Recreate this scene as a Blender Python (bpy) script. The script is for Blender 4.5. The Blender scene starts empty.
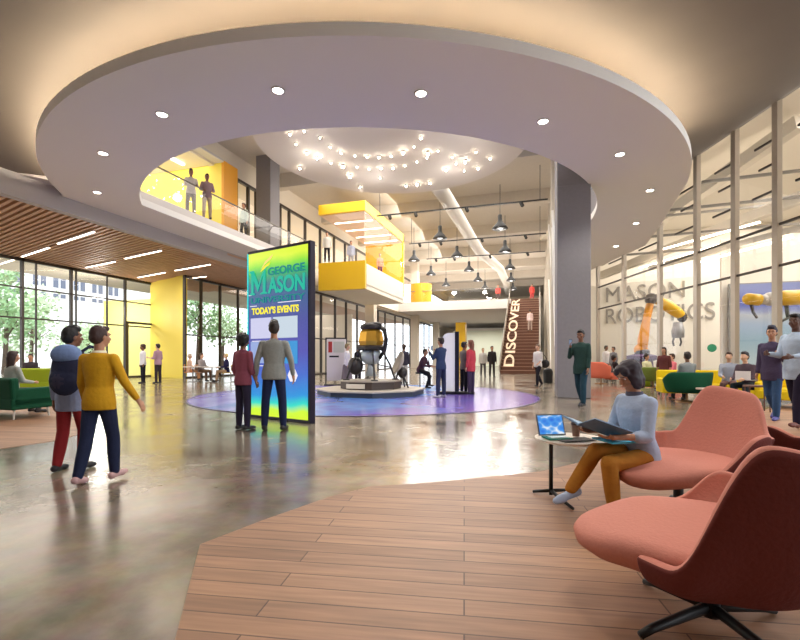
import bpy, bmesh, math, random
from mathutils import Vector, Matrix
random.seed(7)
PI = math.pi
col = bpy.context.scene.collection
# ---------------------------------------------------------------- frame of the place
EYE, F, HOR = 1.2, 450.0, 357.0
YAW = math.atan2(140.0, 450.0)
CS, SN = math.cos(YAW), math.sin(YAW)
def W(x, d, z=0.0):                       # across / ahead of the standing point -> building axes
    return Vector((x*CS - d*SN, x*SN + d*CS, z))
def at(ix, d, z=0.0):
    return W((ix-400.0)/F*d, d, z)
def atz(ix, iy, d):
    return at(ix, d, EYE + (HOR-iy)/F*d)
def ang(dx, dd):                          # heading (across, ahead) -> rotation that turns local +Y to it
    v = W(dx, dd); return math.atan2(-v.x, v.y)
def on_plane(ix, X):                      # where the line of sight ix meets the building plane x = X
    r = (ix-400.0)/F; d = X/(r*CS-SN); return d*(r*SN+CS)
# ---------------------------------------------------------------- materials
def lin(c):
    return tuple(((v/12.92) if v <= .04045 else ((v+.055)/1.055)**2.4) for v in [x/255.0 for x in c])
MATS = {}
def mat(name, rgb, rough=.6, metal=0., bump=.0, bscale=60, emit=0., var=.0, spec=.5):
    if name in MATS: return MATS[name]
    m = bpy.data.materials.new(name); m.use_nodes = True
    nt = m.node_tree; b = nt.nodes['Principled BSDF']
    c = lin(rgb)
    b.inputs['Roughness'].default_value = rough; b.inputs['Metallic'].default_value = metal
    b.inputs['Specular IOR Level'].default_value = spec
    b.inputs['Base Color'].default_value = (*c, 1)
    tc = nt.nodes.new('ShaderNodeTexCoord')
    n = nt.nodes.new('ShaderNodeTexNoise'); n.inputs['Scale'].default_value = bscale; n.inputs['Detail'].default_value = 3
    nt.links.new(tc.outputs['Object'], n.inputs['Vector'])
    if var > 0:
        r = nt.nodes.new('ShaderNodeMix'); r.data_type = 'RGBA'
        r.inputs[6].default_value = (*[v*(1-var) for v in c], 1); r.inputs[7].default_value = (*[min(1, v*(1+var)) for v in c], 1)
        nt.links.new(n.outputs['Fac'], r.inputs[0]); nt.links.new(r.outputs[2], b.inputs['Base Color'])
    if bump > 0:
        bp = nt.nodes.new('ShaderNodeBump'); bp.inputs['Strength'].default_value = bump; bp.inputs['Distance'].default_value = .01
        nt.links.new(n.outputs['Fac'], bp.inputs['Height']); nt.links.new(bp.outputs['Normal'], b.inputs['Normal'])
    if emit > 0:
        b.inputs['Emission Color'].default_value = (*c, 1); b.inputs['Emission Strength'].default_value = emit
    MATS[name] = m; return m
def cloth(name, rgb, **k): return mat('cloth_'+name, rgb, rough=.85, bump=.5, bscale=25, var=.12, spec=.2, **k)
def glass_mat(name, tint=(1, 1, 1), refl=.10):
    m = bpy.data.materials.new(name); m.use_nodes = True; nt = m.node_tree
    for n in list(nt.nodes): nt.nodes.remove(n)
    o = nt.nodes.new('ShaderNodeOutputMaterial'); mx = nt.nodes.new('ShaderNodeMixShader')
    t = nt.nodes.new('ShaderNodeBsdfTransparent'); t.inputs[0].default_value = (*tint, 1)
    g = nt.nodes.new('ShaderNodeBsdfGlossy'); g.inputs['Roughness'].default_value = .02
    f = nt.nodes.new('ShaderNodeFresnel'); f.inputs[0].default_value = 1.3
    mp = nt.nodes.new('ShaderNodeMath'); mp.operation = 'ADD'; mp.inputs[1].default_value = refl*.4; mp.use_clamp = True
    mn = nt.nodes.new('ShaderNodeMath'); mn.operation = 'MINIMUM'; mn.inputs[1].default_value = .075
    nt.links.new(f.outputs[0], mp.inputs[0]); nt.links.new(mp.outputs[0], mn.inputs[0]); nt.links.new(mn.outputs[0], mx.inputs[0])
    nt.links.new(t.outputs[0], mx.inputs[1]); nt.links.new(g.outputs[0], mx.inputs[2]); nt.links.new(mx.outputs[0], o.inputs[0])
    return m
def ramp_nodes(nt, stops, src):
    r = nt.nodes.new('ShaderNodeValToRGB'); e = r.color_ramp.elements
    while len(e) < len(stops): e.new(.5)
    for k, (p, c) in zip(e, stops): k.position = p; k.color = (*lin(c), 1)
    nt.links.new(src, r.inputs[0]); return r
# ---------------------------------------------------------------- mesh collecting
class MB:
    def __init__(s): s.b = bmesh.new(); s.m = []
    def _new(s, vs, fs, mi=0):
        bv = [s.b.verts.new(v) for v in vs]
        for f in fs:
            try:
                q = s.b.faces.new([bv[i] for i in f]); q.material_index = mi
            except ValueError: pass
        return bv
    def box(s, c, size, rz=0, mi=0, mat4=None):
        x, y, z = [v/2 for v in size]
        R = Matrix.Rotation(rz, 4, 'Z') if mat4 is None else mat4
        vs = [R @ Vector((a*x, b*y, d*z)) + Vector(c) for a in (-1, 1) for b in (-1, 1) for d in (-1, 1)]
        s._new(vs, [(0, 1, 3, 2), (4, 6, 7, 5), (0, 4, 5, 1), (2, 3, 7, 6), (0, 2, 6, 4), (1, 5, 7, 3)], mi); return s
    def bar(s, a, b, w, h, mi=0, up=Vector((0, 0, 1))):   # square bar between two points
        a, b = Vector(a), Vector(b); d = (b-a); L = d.length; d.normalize()
        sd = d.cross(up)
        if sd.length < 1e-3: sd = d.cross(Vector((0, 1, 0)))
        sd.normalize(); u = sd.cross(d).normalized()
        vs = [p + sd*i*w/2 + u*j*h/2 for p in (a, b) for i, j in ((-1, -1), (1, -1), (1, 1), (-1, 1))]
        s._new(vs, [(0, 3, 2, 1), (4, 5, 6, 7), (0, 1, 5, 4), (1, 2, 6, 5), (2, 3, 7, 6), (3, 0, 4, 7)], mi); return s
    def rings(s, rs, mi=0, cap=True):     # rs: list of rings, each a list of points
        n = len(rs[0]); vs = [p for r in rs for p in r]; fs = []
        for k in range(len(rs)-1):
            for i in range(n):
                j = (i+1) % n; fs.append((k*n+i, k*n+j, (k+1)*n+j, (k+1)*n+i))
        if cap: fs.append(tuple(range(n-1, -1, -1))); fs.append(tuple((len(rs)-1)*n+i for i in range(n)))
        s._new(vs, fs, mi); return s
    def tube(s, pts, rad, n=10, mi=0, flat=1.0, side=None):
        pts = [Vector(p) for p in pts]; rs = []
        if not hasattr(rad, '__len__'): rad = [rad]*len(pts)
        for i, p in enumerate(pts):
            d = (pts[min(i+1, len(pts)-1)] - pts[max(i-1, 0)]).normalized()
            ref = Vector(side) if side is not None else (Vector((0, 0, 1)) if abs(d.z) < .9 else Vector((0, 1, 0)))
            u = d.cross(ref)
            if u.length < 1e-4: u = d.cross(Vector((1, .1, 0)))
            u.normalize(); v = u.cross(d).normalized(); r = rad[i]
            rs.append([p + (u*math.cos(t)*flat + v*math.sin(t))*r for t in [2*PI*k/n for k in range(n)]])
        return s.rings(rs, mi)
    def capsule(s, a, b, ra, rb, n=10, mi=0):
        a, b = Vector(a), Vector(b); d = b-a; L = d.length
        if L < 1e-5: return s.ball(a, (ra, ra, ra), mi=mi)
        d.normalize(); pts = []; rr = []
        for k in (-1, -.7, -.35, 0): pts.append(a+d*ra*k); rr.append(max(ra*math.sqrt(max(0, 1-k*k)), ra*.12))
        pts.append(a+(b-a)*.5); rr.append((ra+rb)/2)
        for k in (0, .35, .7, 1): pts.append(b+d*rb*k); rr.append(max(rb*math.sqrt(max(0, 1-k*k)), rb*.12))
        return s.tube(pts, rr, n, mi)
    def ball(s, c, r, n=14, mi=0, M=None):
        c = Vector(c); vs = []; fs = []; m = n//2
        for k in range(m+1):
            ph = PI*k/m
            for i in range(n):
                t = 2*PI*i/n
                p = Vector((r[0]*math.sin(ph)*math.cos(t), r[1]*math.sin(ph)*math.sin(t), r[2]*math.cos(ph)))
                if M is not None: p = M @ p
                vs.append(c+p)
        for k in range(m):
            for i in range(n):
                j = (i+1) % n; fs.append((k*n+i, (k+1)*n+i, (k+1)*n+j, k*n+j))
        bv = s._new(vs, fs, mi); bmesh.ops.remove_doubles(s.b, verts=bv, dist=1e-5); return s
    def lathe(s, prof, c=(0, 0, 0), n=24, mi=0):
        c = Vector(c)
        return s.rings([[c+Vector((max(r, 1e-4)*math.cos(2*PI*i/n), max(r, 1e-4)*math.sin(2*PI*i/n), z)) for i in range(n)] for r, z in prof], mi)
    def prism(s, poly, z0, z1, mi=0):
        n = len(poly); vs = [Vector((p[0], p[1], z0)) for p in poly]+[Vector((p[0], p[1], z1)) for p in poly]
        fs = [tuple(range(n-1, -1, -1)), tuple(range(n, 2*n))]+[(i, (i+1) % n, n+(i+1) % n, n+i) for i in range(n)]
        s._new(vs, fs, mi); return s
    def quad(s, *p, mi=0): s._new([Vector(q) for q in p], [tuple(range(len(p)))], mi); return s
    def build(s, name, m, parent=None, smooth=False, bevel=0, fix=True):
        if fix: bmesh.ops.recalc_face_normals(s.b, faces=s.b.faces)
        me = bpy.data.meshes.new(name); s.b.to_mesh(me); s.b.free()
        for q in (m if isinstance(m, (list, tuple)) else [m]): me.materials.append(q)
        if smooth:
            for p in me.polygons: p.use_smooth = True
        o = bpy.data.objects.new(name, me); col.objects.link(o)
        if parent is not None: o.parent = parent
        if bevel:
            md = o.modifiers.new('b', 'BEVEL'); md.width = bevel; md.segments = 3; md.limit_method = 'ANGLE'
        return o
def tag(o, label=None, cat=None, group=None, kind=None):
    if label: o['label'] = label
    if cat: o['category'] = cat
    if group: o['group'] = group
    if kind: o['kind'] = kind
    return o
def empty(name, loc=(0, 0, 0), rz=0, label=None, cat=None, group=None, kind=None):
    o = bpy.data.objects.new(name, None); col.objects.link(o); o.empty_display_size = .1
    o.location = loc; o.rotation_euler = (0, 0, rz); return tag(o, label, cat, group, kind)
def kids(o): return [c for c in bpy.data.objects if c.parent == o]
def copy_tree(o, parent=None):
    c = o.copy(); col.objects.link(c); c.parent = parent
    for ch in kids(o): copy_tree(ch, c)
    return c
def text(name, body, size, loc, rot, m, parent=None, extrude=.005, align='CENTER', sx=1., bold=0.):
    cu = bpy.data.curves.new(name, 'FONT'); cu.body = body; cu.size = size; cu.extrude = extrude
    cu.align_x = align; cu.align_y = 'CENTER'; cu.offset = bold; cu.materials.append(m)
    o = bpy.data.objects.new(name, cu); col.objects.link(o); o.location = loc; o.rotation_euler = rot; o.scale = (sx, 1, 1)
    bpy.context.view_layer.update(); me = bpy.data.meshes.new_from_object(o); me.name = name; bpy.data.objects.remove(o)
    o = bpy.data.objects.new(name, me); col.objects.link(o); o.location = loc; o.rotation_euler = rot; o.scale = (sx, 1, 1)
    if parent is not None: o.parent = parent
    return o
def lamp(kind, name, loc, power, color=(1, .95, .88), size=1., rot=(0, 0, 0), sizey=None, spot=None):
    l = bpy.data.lights.new(name, kind); l.energy = power; l.color = color
    if kind == 'AREA':
        l.size = size
        if sizey: l.shape = 'RECTANGLE'; l.size_y = sizey
    elif kind in ('POINT', 'SPOT'):
        l.shadow_soft_size = size
        if spot: l.spot_size = spot; l.spot_blend = .6
    o = bpy.data.objects.new(name, l); col.objects.link(o); o.location = loc; o.rotation_euler = rot
    return o
# ================================================================= materials of the shell
def floor_mat():
    m = mat('polished_concrete', (124, 110, 94), rough=.2); nt = m.node_tree; b = nt.nodes['Principled BSDF']
    tc = nt.nodes.new('ShaderNodeTexCoord')
    n1 = nt.nodes.new('ShaderNodeTexNoise'); n1.inputs['Scale'].default_value = .9; n1.inputs['Detail'].default_value = 8; n1.inputs['Roughness'].default_value = .65
    n2 = nt.nodes.new('ShaderNodeTexNoise'); n2.inputs['Scale'].default_value = 5; n2.inputs['Detail'].default_value = 6
    nt.links.new(tc.outputs['Object'], n1.inputs['Vector']); nt.links.new(tc.outputs['Object'], n2.inputs['Vector'])
    r = ramp_nodes(nt, [(.32, (92, 80, 68)), (.5, (122, 109, 93)), (.7, (148, 134, 114))], n1.outputs['Fac'])
    mx = nt.nodes.new('ShaderNodeMix'); mx.data_type = 'RGBA'; mx.blend_type = 'OVERLAY'; mx.inputs[0].default_value = .35
    nt.links.new(r.outputs[0], mx.inputs[6]); nt.links.new(n2.outputs['Color'], mx.inputs[7])
    g = nt.nodes.new('ShaderNodeHueSaturation'); g.inputs['Saturation'].default_value = .9
    nt.links.new(mx.outputs[2], g.inputs['Color']); nt.links.new(g.outputs[0], b.inputs['Base Color'])
    mr = nt.nodes.new('ShaderNodeMapRange'); mr.inputs[1].default_value = .3; mr.inputs[2].default_value = .7
    mr.inputs[3].default_value = .09; mr.inputs[4].default_value = .27
    nt.links.new(n1.outputs['Fac'], mr.inputs[0]); nt.links.new(mr.outputs[0], b.inputs['Roughness'])
    bp = nt.nodes.new('ShaderNodeBump'); bp.inputs['Strength'].default_value = .12; bp.inputs['Distance'].default_value = .02
    nt.links.new(n2.outputs['Fac'], bp.inputs['Height']); nt.links.new(bp.outputs['Normal'], b.inputs['Normal'])
    b.inputs['Specular IOR Level'].default_value = .9
    return m
def wood_floor_mat(rz):
    m = mat('oak_boards', (170, 126, 92), rough=.5); nt = m.node_tree; b = nt.nodes['Principled BSDF']
    tc = nt.nodes.new('ShaderNodeTexCoord'); mp = nt.nodes.new('ShaderNodeMapping'); mp.inputs['Rotation'].default_value[2] = rz
    nt.links.new(tc.outputs['Object'], mp.inputs['Vector'])
    br = nt.nodes.new('ShaderNodeTexBrick'); br.inputs['Scale'].default_value = 1; br.inputs['Brick Width'].default_value = 1.9
    br.inputs['Row Height'].default_value = .14; br.inputs['Mortar Size'].default_value = .004
    br.inputs['Color1'].default_value = (*lin((160, 118, 88)), 1); br.inputs['Color2'].default_value = (*lin((134, 96, 70)), 1)
    br.inputs['Mortar'].default_value = (*lin((90, 62, 44)), 1)
    nt.links.new(mp.outputs[0], br.inputs['Vector'])
    st = nt.nodes.new('ShaderNodeMapping'); st.inputs['Scale'].default_value = (2, 26, 1); nt.links.new(mp.outputs[0], st.inputs['Vector'])
    n = nt.nodes.new('ShaderNodeTexNoise'); n.inputs['Scale'].default_value = 1; n.inputs['Detail'].default_value = 5; nt.links.new(st.outputs[0], n.inputs['Vector'])
    mx = nt.nodes.new('ShaderNodeMix'); mx.data_type = 'RGBA'; mx.blend_type = 'OVERLAY'; mx.inputs[0].default_value = .5
    nt.links.new(br.outputs['Color'], mx.inputs[6]); nt.links.new(n.outputs['Fac'], mx.inputs[7]); nt.links.new(mx.outputs[2], b.inputs['Base Color'])
    return m
M_FLOOR = floor_mat(); M_WOOD = wood_floor_mat(-.16)
M_PLASTER = mat('white_plaster', (212, 207, 204), rough=.75, bump=.05, bscale=8)
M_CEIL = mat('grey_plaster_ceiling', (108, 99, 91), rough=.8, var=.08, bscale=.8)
M_FASCIA = mat('grey_fascia', (186, 182, 180), rough=.7)
M_CONC = mat('cast_concrete', (132, 128, 131), rough=.8, bump=.2, bscale=12, var=.08)
M_CONCW = mat('warm_concrete', (206, 198, 186), rough=.8, bump=.1, bscale=5, var=.06)
M_CREAM = mat('cream_wall', (232, 224, 210), rough=.7)
M_METAL = mat('mullion_metal', (128, 122, 114), rough=.4, metal=.3)
M_DARKM = mat('dark_mullion', (70, 64, 60), rough=.4, metal=.3)
M_YEL = mat('yellow_panel', (222, 178, 14), rough=.5)
M_YELW = mat('yellow_wall_panel', (244, 220, 84), rough=.5)
M_ORG = mat('amber_panel', (232, 160, 30), rough=.5)
M_SLAT = mat('timber_slats', (202, 158, 122), rough=.5, var=.2, bscale=3)
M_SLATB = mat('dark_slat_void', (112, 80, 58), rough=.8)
M_GLASS = glass_mat('clear_glass')
M_STRIP = mat('strip_light_glow', (255, 236, 214), emit=7)
M_SPOTG = mat('downlight_glow', (255, 246, 232), emit=14)
M_COVE = mat('cove_light_glow', (255, 238, 210), emit=30)
M_BLACK = mat('black_metal', (16, 16, 18), rough=.5)
def st(o, parent=None): o['kind'] = 'structure'; return o
def prism_cam(poly, z0, z1, name, m, mb=None):
    b = mb or MB(); b.prism([W(*p) for p in poly], z0, z1); return b if mb else b.build(name, m)
# ================================================================= floor
b = MB(); b.prism([Vector(p) for p in ((-46, -7.2), (46, -7.2), (46, 95), (-46, 95))], -.12, 0); st(b.build('floor', M_FLOOR))
gp = lambda ix, iy: W((ix-400)/F*(EYE*F/(iy-HOR)), EYE*F/(iy-HOR))
# oak boards under the lounge chairs
pts = [(-.62, 1.3), (-.88, 2.6)] + [(gx, EYE*F/(gy-HOR)) for gx, gy in ()]
edge = [(330, 497), (370, 487), (432, 483), (540, 472), (600, 458), (660, 440), (720, 420), (790, 404), (840, 396)]
poly = [W(.9, -4.5), W(-.2, -.5), W(-.75, 1.3)] + [gp(200, 545), gp(262, 521)] + [gp(*p) for p in edge] + [W(12.5, 11.5), W(10.9, 9), W(10.9, -2.5)]
b = MB(); b.prism(poly[::-1], 0, .005); st(b.build('floor_boards', M_WOOD))
edge = [(-160, 470), (0, 449), (55, 441), (92, 431), (66, 412), (52, 398), (20, 392), (-100, 392)]
b = MB(); b.prism([gp(*p) for p in edge], 0, .005); st(b.build('floor_boards', M_WOOD))
# round floor graphic
m = mat('floor_graphic', (110, 120, 200), rough=.22); nt = m.node_tree; bs = nt.nodes['Principled BSDF']
tc = nt.nodes.new('ShaderNodeTexCoord'); sp = nt.nodes.new('ShaderNodeSeparateXYZ'); nt.links.new(tc.outputs['Object'], sp.inputs[0])
nz = nt.nodes.new('ShaderNodeTexNoise'); nz.inputs['Scale'].default_value = .55; nz.inputs['Detail'].default_value = 5; nt.links.new(tc.outputs['Object'], nz.inputs['Vector'])
ma = nt.nodes.new('ShaderNodeMath'); ma.operation = 'MULTIPLY_ADD'; ma.inputs[1].default_value = .085; nt.links.new(sp.outputs[0], ma.inputs[0]); nt.links.new(nz.outputs['Fac'], ma.inputs[2])
rp = ramp_nodes(nt, [(.08, (110, 92, 180)), (.3, (140, 136, 206)), (.42, (86, 112, 186)), (.55, (92, 140, 214)), (.66, (92, 106, 188)), (.8, (112, 84, 178)), (.95, (98, 62, 162))], ma.outputs[0])
nt.links.new(rp.outputs[0], bs.inputs['Base Color'])
c0 = W(-1.02, 14.3); b = MB(); b.lathe([(5.2, 0), (5.2, .008)], n=96)
g = b.build('floor_graphic', m); g.location = c0; tag(g, 'large round blue and purple floor graphic under the gold instrument display', 'floor graphic')
b = MB(); b.rings([[Vector((r*math.cos(2*PI*i/96), r*math.sin(2*PI*i/96), z)) for i in range(96)] for r, z in ((5.2, 0), (5.24, 0), (5.24, .012), (5.2, .012), (5.2, 0))], cap=False)
b.build('rim', mat('dark_inlay', (60, 50, 90), rough=.3), g)
# ================================================================= the big ring ceiling
ZD = EYE+5.0
oc, ic, RO, RI = (-.9, 17.0), (-1.0, 17.9), 10.0, 8.1
def arc(c, R, a0, a1, n=60): return [(c[0]+R*math.cos(math.radians(a0+(a1-a0)*k/n)), c[1]+R*math.sin(math.radians(a0+(a1-a0)*k/n))) for k in range(n+1)]
def bx(X, Y): return (X*CS+Y*SN, -X*SN+Y*CS)      # building axes -> across/ahead
XF, XE, YEND = -14.2, -12.6, 25.0
XA, XB, XC = -22.8, -18.9, -14.4
outer = [p for p in arc(oc, RO, 178, 337, 96) if W(*p).x > XF+.01]                 # past the near side, open towards the far end
inner = [p for p in arc(ic, RI, 5, -210, 120)]
inner = [p for p in inner if W(*p).x > XE and True]
# keep only the first run until it reaches the gallery edge
run = []
for p in arc(ic, RI, 3, -220, 150):
    if W(*p).x <= XE and len(run) > 20: break
    run.append(p)
yhit = W(*run[-1]).y
rnd = [bx(XE - 1.6 + 1.6*math.cos(t), YEND-1.6+1.6*math.sin(t)) for t in [k*PI/2/10 for k in range(11)]]
near_left = bx(XF, W(*outer[0]).y)
poly = [bx(XF-.12, YEND)] + [bx(XF-.12, W(*outer[0]).y)] + outer + [(9.96, 17.3), (11, 20.2), (11, 28), (10.4, 28), (7.9, 19)] + run + rnd
b = MB(); b.prism([W(*p) for p in poly], ZD, ZD+.22)
disc = st(b.build('ceiling_ring', mat('ring_plaster', (238, 236, 232), rough=.7)))
disc.name = 'ceiling_disc'
b = MB()                                          # cove strip lying on the ring near its rim
cv = arc(oc, RO-.30, 188, 336, 90); cv2 = arc(oc, RO-.40, 188, 336, 90)
for k in range(90):
    b.quad(W(*cv[k], ZD+.3), W(*cv[k+1], ZD+.3), W(*cv2[k+1], ZD+.3), W(*cv2[k], ZD+.3))
    b.quad(W(*cv[k], ZD+.3), W(*cv[k+1], ZD+.3), W(*cv[k+1], ZD+.22), W(*cv[k], ZD+.22))
o = b.build('cove_light', M_COVE); tag(o, 'warm cove light strip running round the top of the ring ceiling', 'light strip')
# upstand round the right half of the opening
b = MB(); dr = arc(ic, RI, 3, -75, 40); dr2 = arc(ic, RI+.15, 3, -75, 40)
for k in range(40):
    for r in (dr, dr2): b.quad(W(*r[k], ZD+.2), W(*r[k+1], ZD+.2), W(*r[k+1], ZD+1.1), W(*r[k], ZD+1.1))
st(b.build('wall_drum', M_CONC))
# lower ceiling over the near hall (gently rising towards the tall glass)
def zc(p):
    X = W(*p).x; x = p[0]
    z = EYE+5.95 - .72*max(0, min(1, (-X-10)/4.2))**1.5
    t = max(0, min(1, (x-5)/6.2)); return z + 1.6*t*t
b = MB(); N = 64
xs = [-19+30.2*k/N for k in range(N+1)]; ds = [-10+37*k/56 for k in range(57)]
def inside(p):
    if W(*p).x < XF-.3: return False
    dx, dd = p[0]-ic[0], p[1]-ic[1]
    if dx*dx+dd*dd < (RI+.1)**2: return False
    if p[1] > 15 and p[0] < 7: return W(*p).x > XE+9
    return True
V = {}
def gv(i, j):
    if (i, j) not in V:
        x, d = xs[i], ds[j]
        dx, dd = x-ic[0], d-ic[1]; r = math.hypot(dx, dd)
        if r < RI+.6 and r > .1: x, d = ic[0]+dx/r*(RI+.1), ic[1]+dd/r*(RI+.1)
        V[(i, j)] = b.b.verts.new(W(x, d, zc((x, d))))
    return V[(i, j)]
for i in range(N):
    for j in range(56):
        cc = ((xs[i]+xs[i+1])/2, (ds[j]+ds[j+1])/2)
        r = math.hypot(cc[0]-ic[0], cc[1]-ic[1])
        if r < RI+.1 or W(*cc).x < XF-.6 or W(*cc).y < -7.6: continue
        if cc[1] > 17.3 and cc[0] < 9.8: continue
        if cc[1] > 15 and cc[0] < 7: continue
        q = [gv(i, j), gv(i+1, j), gv(i+1, j+1), gv(i, j+1)]
        try: b.b.faces.new(q)
        except ValueError: pass
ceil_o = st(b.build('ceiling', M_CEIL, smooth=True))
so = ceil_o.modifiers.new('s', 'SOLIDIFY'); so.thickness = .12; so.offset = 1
# ================================================================= gallery slab, fascia
b = MB()
gal = [(XF, 9)] + [(XF, YEND)] + [(W(*p).x, W(*p).y) for p in rnd[::-1]] + [(XE, 11.5)]
b.prism([Vector((p[0], p[1])) for p in gal], ZD+.22, EYE+5.5)
st(b.build('gallery_slab', M_PLASTER))
b = MB(); b.box((XF-.15, 9, EYE+4.775), (.3, 32.4, .47)); b.box((XF-.15, 9, EYE+5.3), (.3, 32.4, .6)); st(b.build('fascia_beam', M_FASCIA))
b = MB(); b.box((XF-7.5, 31, EYE+5.2), (14, 38, .6)); b.box((XF-5.6, 12, EYE+5.2), (10.5, 26, .5)); st(b.build('gallery_slab', M_CREAM))
b = MB(); b.box((XF+.1, 43, EYE+5.05), (.8, 36, .9)); b.box((XF-1.3, 43, EYE+4.55), (3, 36, .1)); st(b.build('gallery_edge_beam', M_CREAM))
# ================================================================= timber slat ceiling with strip lights
ZS = EYE+4.55
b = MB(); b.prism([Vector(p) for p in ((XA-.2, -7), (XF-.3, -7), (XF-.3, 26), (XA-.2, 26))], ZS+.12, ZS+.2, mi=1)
sd = W(-690, 450).normalized(); pn = Vector((-sd.y, sd.x, 0))
base = Vector((XF-.3, -4, ZS+.06))
for k in range(190):
    p = Vector((XF-.35, -14+.22*k*1.0, ZS+.06)); L = (XF-XA-.2)/abs(sd.x)
    q = p+sd*L
    if max(p.y, q.y) < -7 or min(p.y, q.y) > 26: continue
    if p.y < -7 : p = p+sd*((-7-p.y)/sd.y)
    if q.y > 26: q = p+sd*((26-p.y)/sd.y)
    if (q-p).length < .3 or p.y > 26: continue
    b.bar(p, q, .10, .12)
st(b.build('ceiling_timber', [M_SLAT, M_SLATB]))
k = 0
for x0, y0, x1, y1 in ((-14, 268, 14, 259), (22, 256, 49, 247), (58, 243, 94, 231), (125, 258, 161, 250), (86, 267, 115, 261), (138, 277, 165, 272), (175, 270, 210, 264), (188, 278, 206, 276)):
    dd = F*(ZS-.03-EYE); p = at(x0, dd/(HOR-y0), ZS-.035); q = at(x1, dd/(HOR-y1), ZS-.035)
    c = (p+q)/2; e = empty('linear_light', c); b = MB(); b.bar(p-c, q-c, .1, .05); b.build('housing', M_PLASTER, e)
    b = MB(); dz = Vector((0, 0, -.03)); b.bar(p-c+dz, q-c+dz, .075, .02); b.build('diffuser', M_STRIP, e)
    tag(e, ['linear ceiling light cut off by the photo edge over the green sofa', 'linear light in the slat ceiling over the man with the backpack', 'longest linear light in the slat ceiling, close to the grey beam',
            'linear light in the slat ceiling before the yellow wall, next to the beam', 'linear light in the slat ceiling over the white building windows', 'linear light in the slat ceiling just above the yellow wall',
            'linear light in the slat ceiling past the yellow wall, beside the beam', 'small linear light in the slat ceiling at the top of the tall panes'][k], 'light', 'linear lights in the timber ceiling'); k += 1
# ================================================================= glass walls
WN = [0]
def glazing(a, c, z0, z1, posts, trans=(), mw=.09, md=.16, m=M_DARKM, head=True, nm='window_%d', sub=()):
    """glass wall from a to c (xy); posts: fractions along; trans: transom heights"""
    WN[0] += 1; a, c = Vector((*a[:2], 0)), Vector((*c[:2], 0)); L = (c-a).length; d = (c-a).normalized(); up = Vector((0, 0, 1)); n = d.cross(up)
    e = empty(nm % WN[0], a); e['kind'] = 'structure'
    g = MB(); g.quad(Vector((0, 0, z0)), c-a+Vector((0, 0, z0)), c-a+Vector((0, 0, z1)), Vector((0, 0, z1))); g.build('glass', M_GLASS, e)
    f = MB()
    for t in posts: p = (c-a)*t; f.bar(p+up*z0, p+up*z1, mw, md, up=n)
    for t in sub: p = (c-a)*t; f.bar(p+up*z0, p+up*z1, mw*.5, md*.6, up=n)
    for z in trans: f.bar(up*z, c-a+up*z, md*.5, .07)
    if head: f.bar(up*(z1-.06), c-a+up*(z1-.06), md, .14); f.bar(up*(z0+.05), c-a+up*(z0+.05), md, .1)
    f.build('frame', m, e); return e
ZH = EYE+4.4
XA, XB, XC = -22.8, -18.9, -14.4
ya = on_plane(152, XA); y0 = -7.0
fr = lambda ix: (on_plane(ix, XA)-y0)/(ya-y0)
glazing((XA, y0), (XA, ya), 0, ZH+.15, [fr(-60), fr(-20), fr(22), fr(71), fr(125), fr(152)], (ZH-1.2, 2.4+.6), sub=[fr(36), fr(76), fr(107)])
# yellow wall return and vestibule wall behind the glass
YW = on_plane(184, XB)
def wall_box(name, c, s, m): b = MB(); b.box(c, s); return st(b.build(name, m))
b = MB(); b.bar((XA, ya, (ZH+.3)/2), (XB, YW+.1, (ZH+.3)/2), .2, ZH+.3); st(b.build('wall_yellow', M_YELW))
wall_box('wall_vestibule', (XA-2.0, ya+.15, 2.4), (4, .2, 4.8), mat('pale_yellow', (255, 248, 156), rough=.6))
b = MB(); b.bar((XA+.1, on_plane(125, XA), 0), (XA+.1, on_plane(125, XA), 3.2), .12, .2); b.bar((XA+.1, on_plane(125, XA), 3.2), (XA+.1, on_plane(150, XA), 3.2), .12, .12); st(b.build('door_frame', M_DARKM))
YB1 = on_plane(300, XB)
frb = lambda ix: (on_plane(ix, XB)-YW)/(YB1-YW)
glazing((XB, YW), (XB, YB1), 0, ZH+.15, [frb(v) for v in (184.5, 201, 220, 238, 252, 268, 284, 300)], (2.45,))
b = MB(); b.box(((XA+XF)/2, 40, ZH+.5), (XF-XA, 44, .1)); st(b.build('ceiling_soffit', mat('tan_soffit', (196, 164, 136), rough=.6)))
YC0, YC1 = 25.5, on_plane(440, XC); frc = lambda ix: (on_plane(ix, XC)-YC0)/(YC1-YC0)
glazing((XC, YC0), (XC, YC1), 0, ZH, [0]+[frc(v) for v in (321, 335, 346, 357, 368, 378, 385, 395, 403, 410, 417, 424, 429, 434, 439)], (2.45,))
wall_box('wall_far_side', (XC-.2, (YC1+80)/2, 4), (.3, 80-YC1, 8), M_CREAM)
b = MB(); b.box((-17, YB1+.1, 2.3), (5.4, .15, 4.6)); st(b.build('wall_return', M_CREAM))
# upper storey windows above the gallery
XU, ZU0, ZU1 = -15.0, EYE+5.5, EYE+9.25
YU0 = on_plane(234, XU); YU1 = 75; fru = lambda ix: (on_plane(ix, XU)-YU0)/(YU1-YU0)
glazing((XU, YU0), (XU, YU1), ZU0, ZU1, [fru(v) for v in (236, 248, 256, 280, 289, 305, 320, 334, 345, 356, 368, 380, 392, 400)], (), mw=.12)
wall_box('wall_upper', (XU-.1, 44, EYE+11.2), (.3, 64, 4.0), M_CREAM)
wall_box('wall_upper_far', (XU-7, 50, EYE+7.4), (.2, 62, 3.8), M_CREAM)
b = MB(); b.box((XU-4.5, 33, EYE+9.3), (9, 44, .12)); st(b.build('ceiling_upper', M_CREAM))
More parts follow.
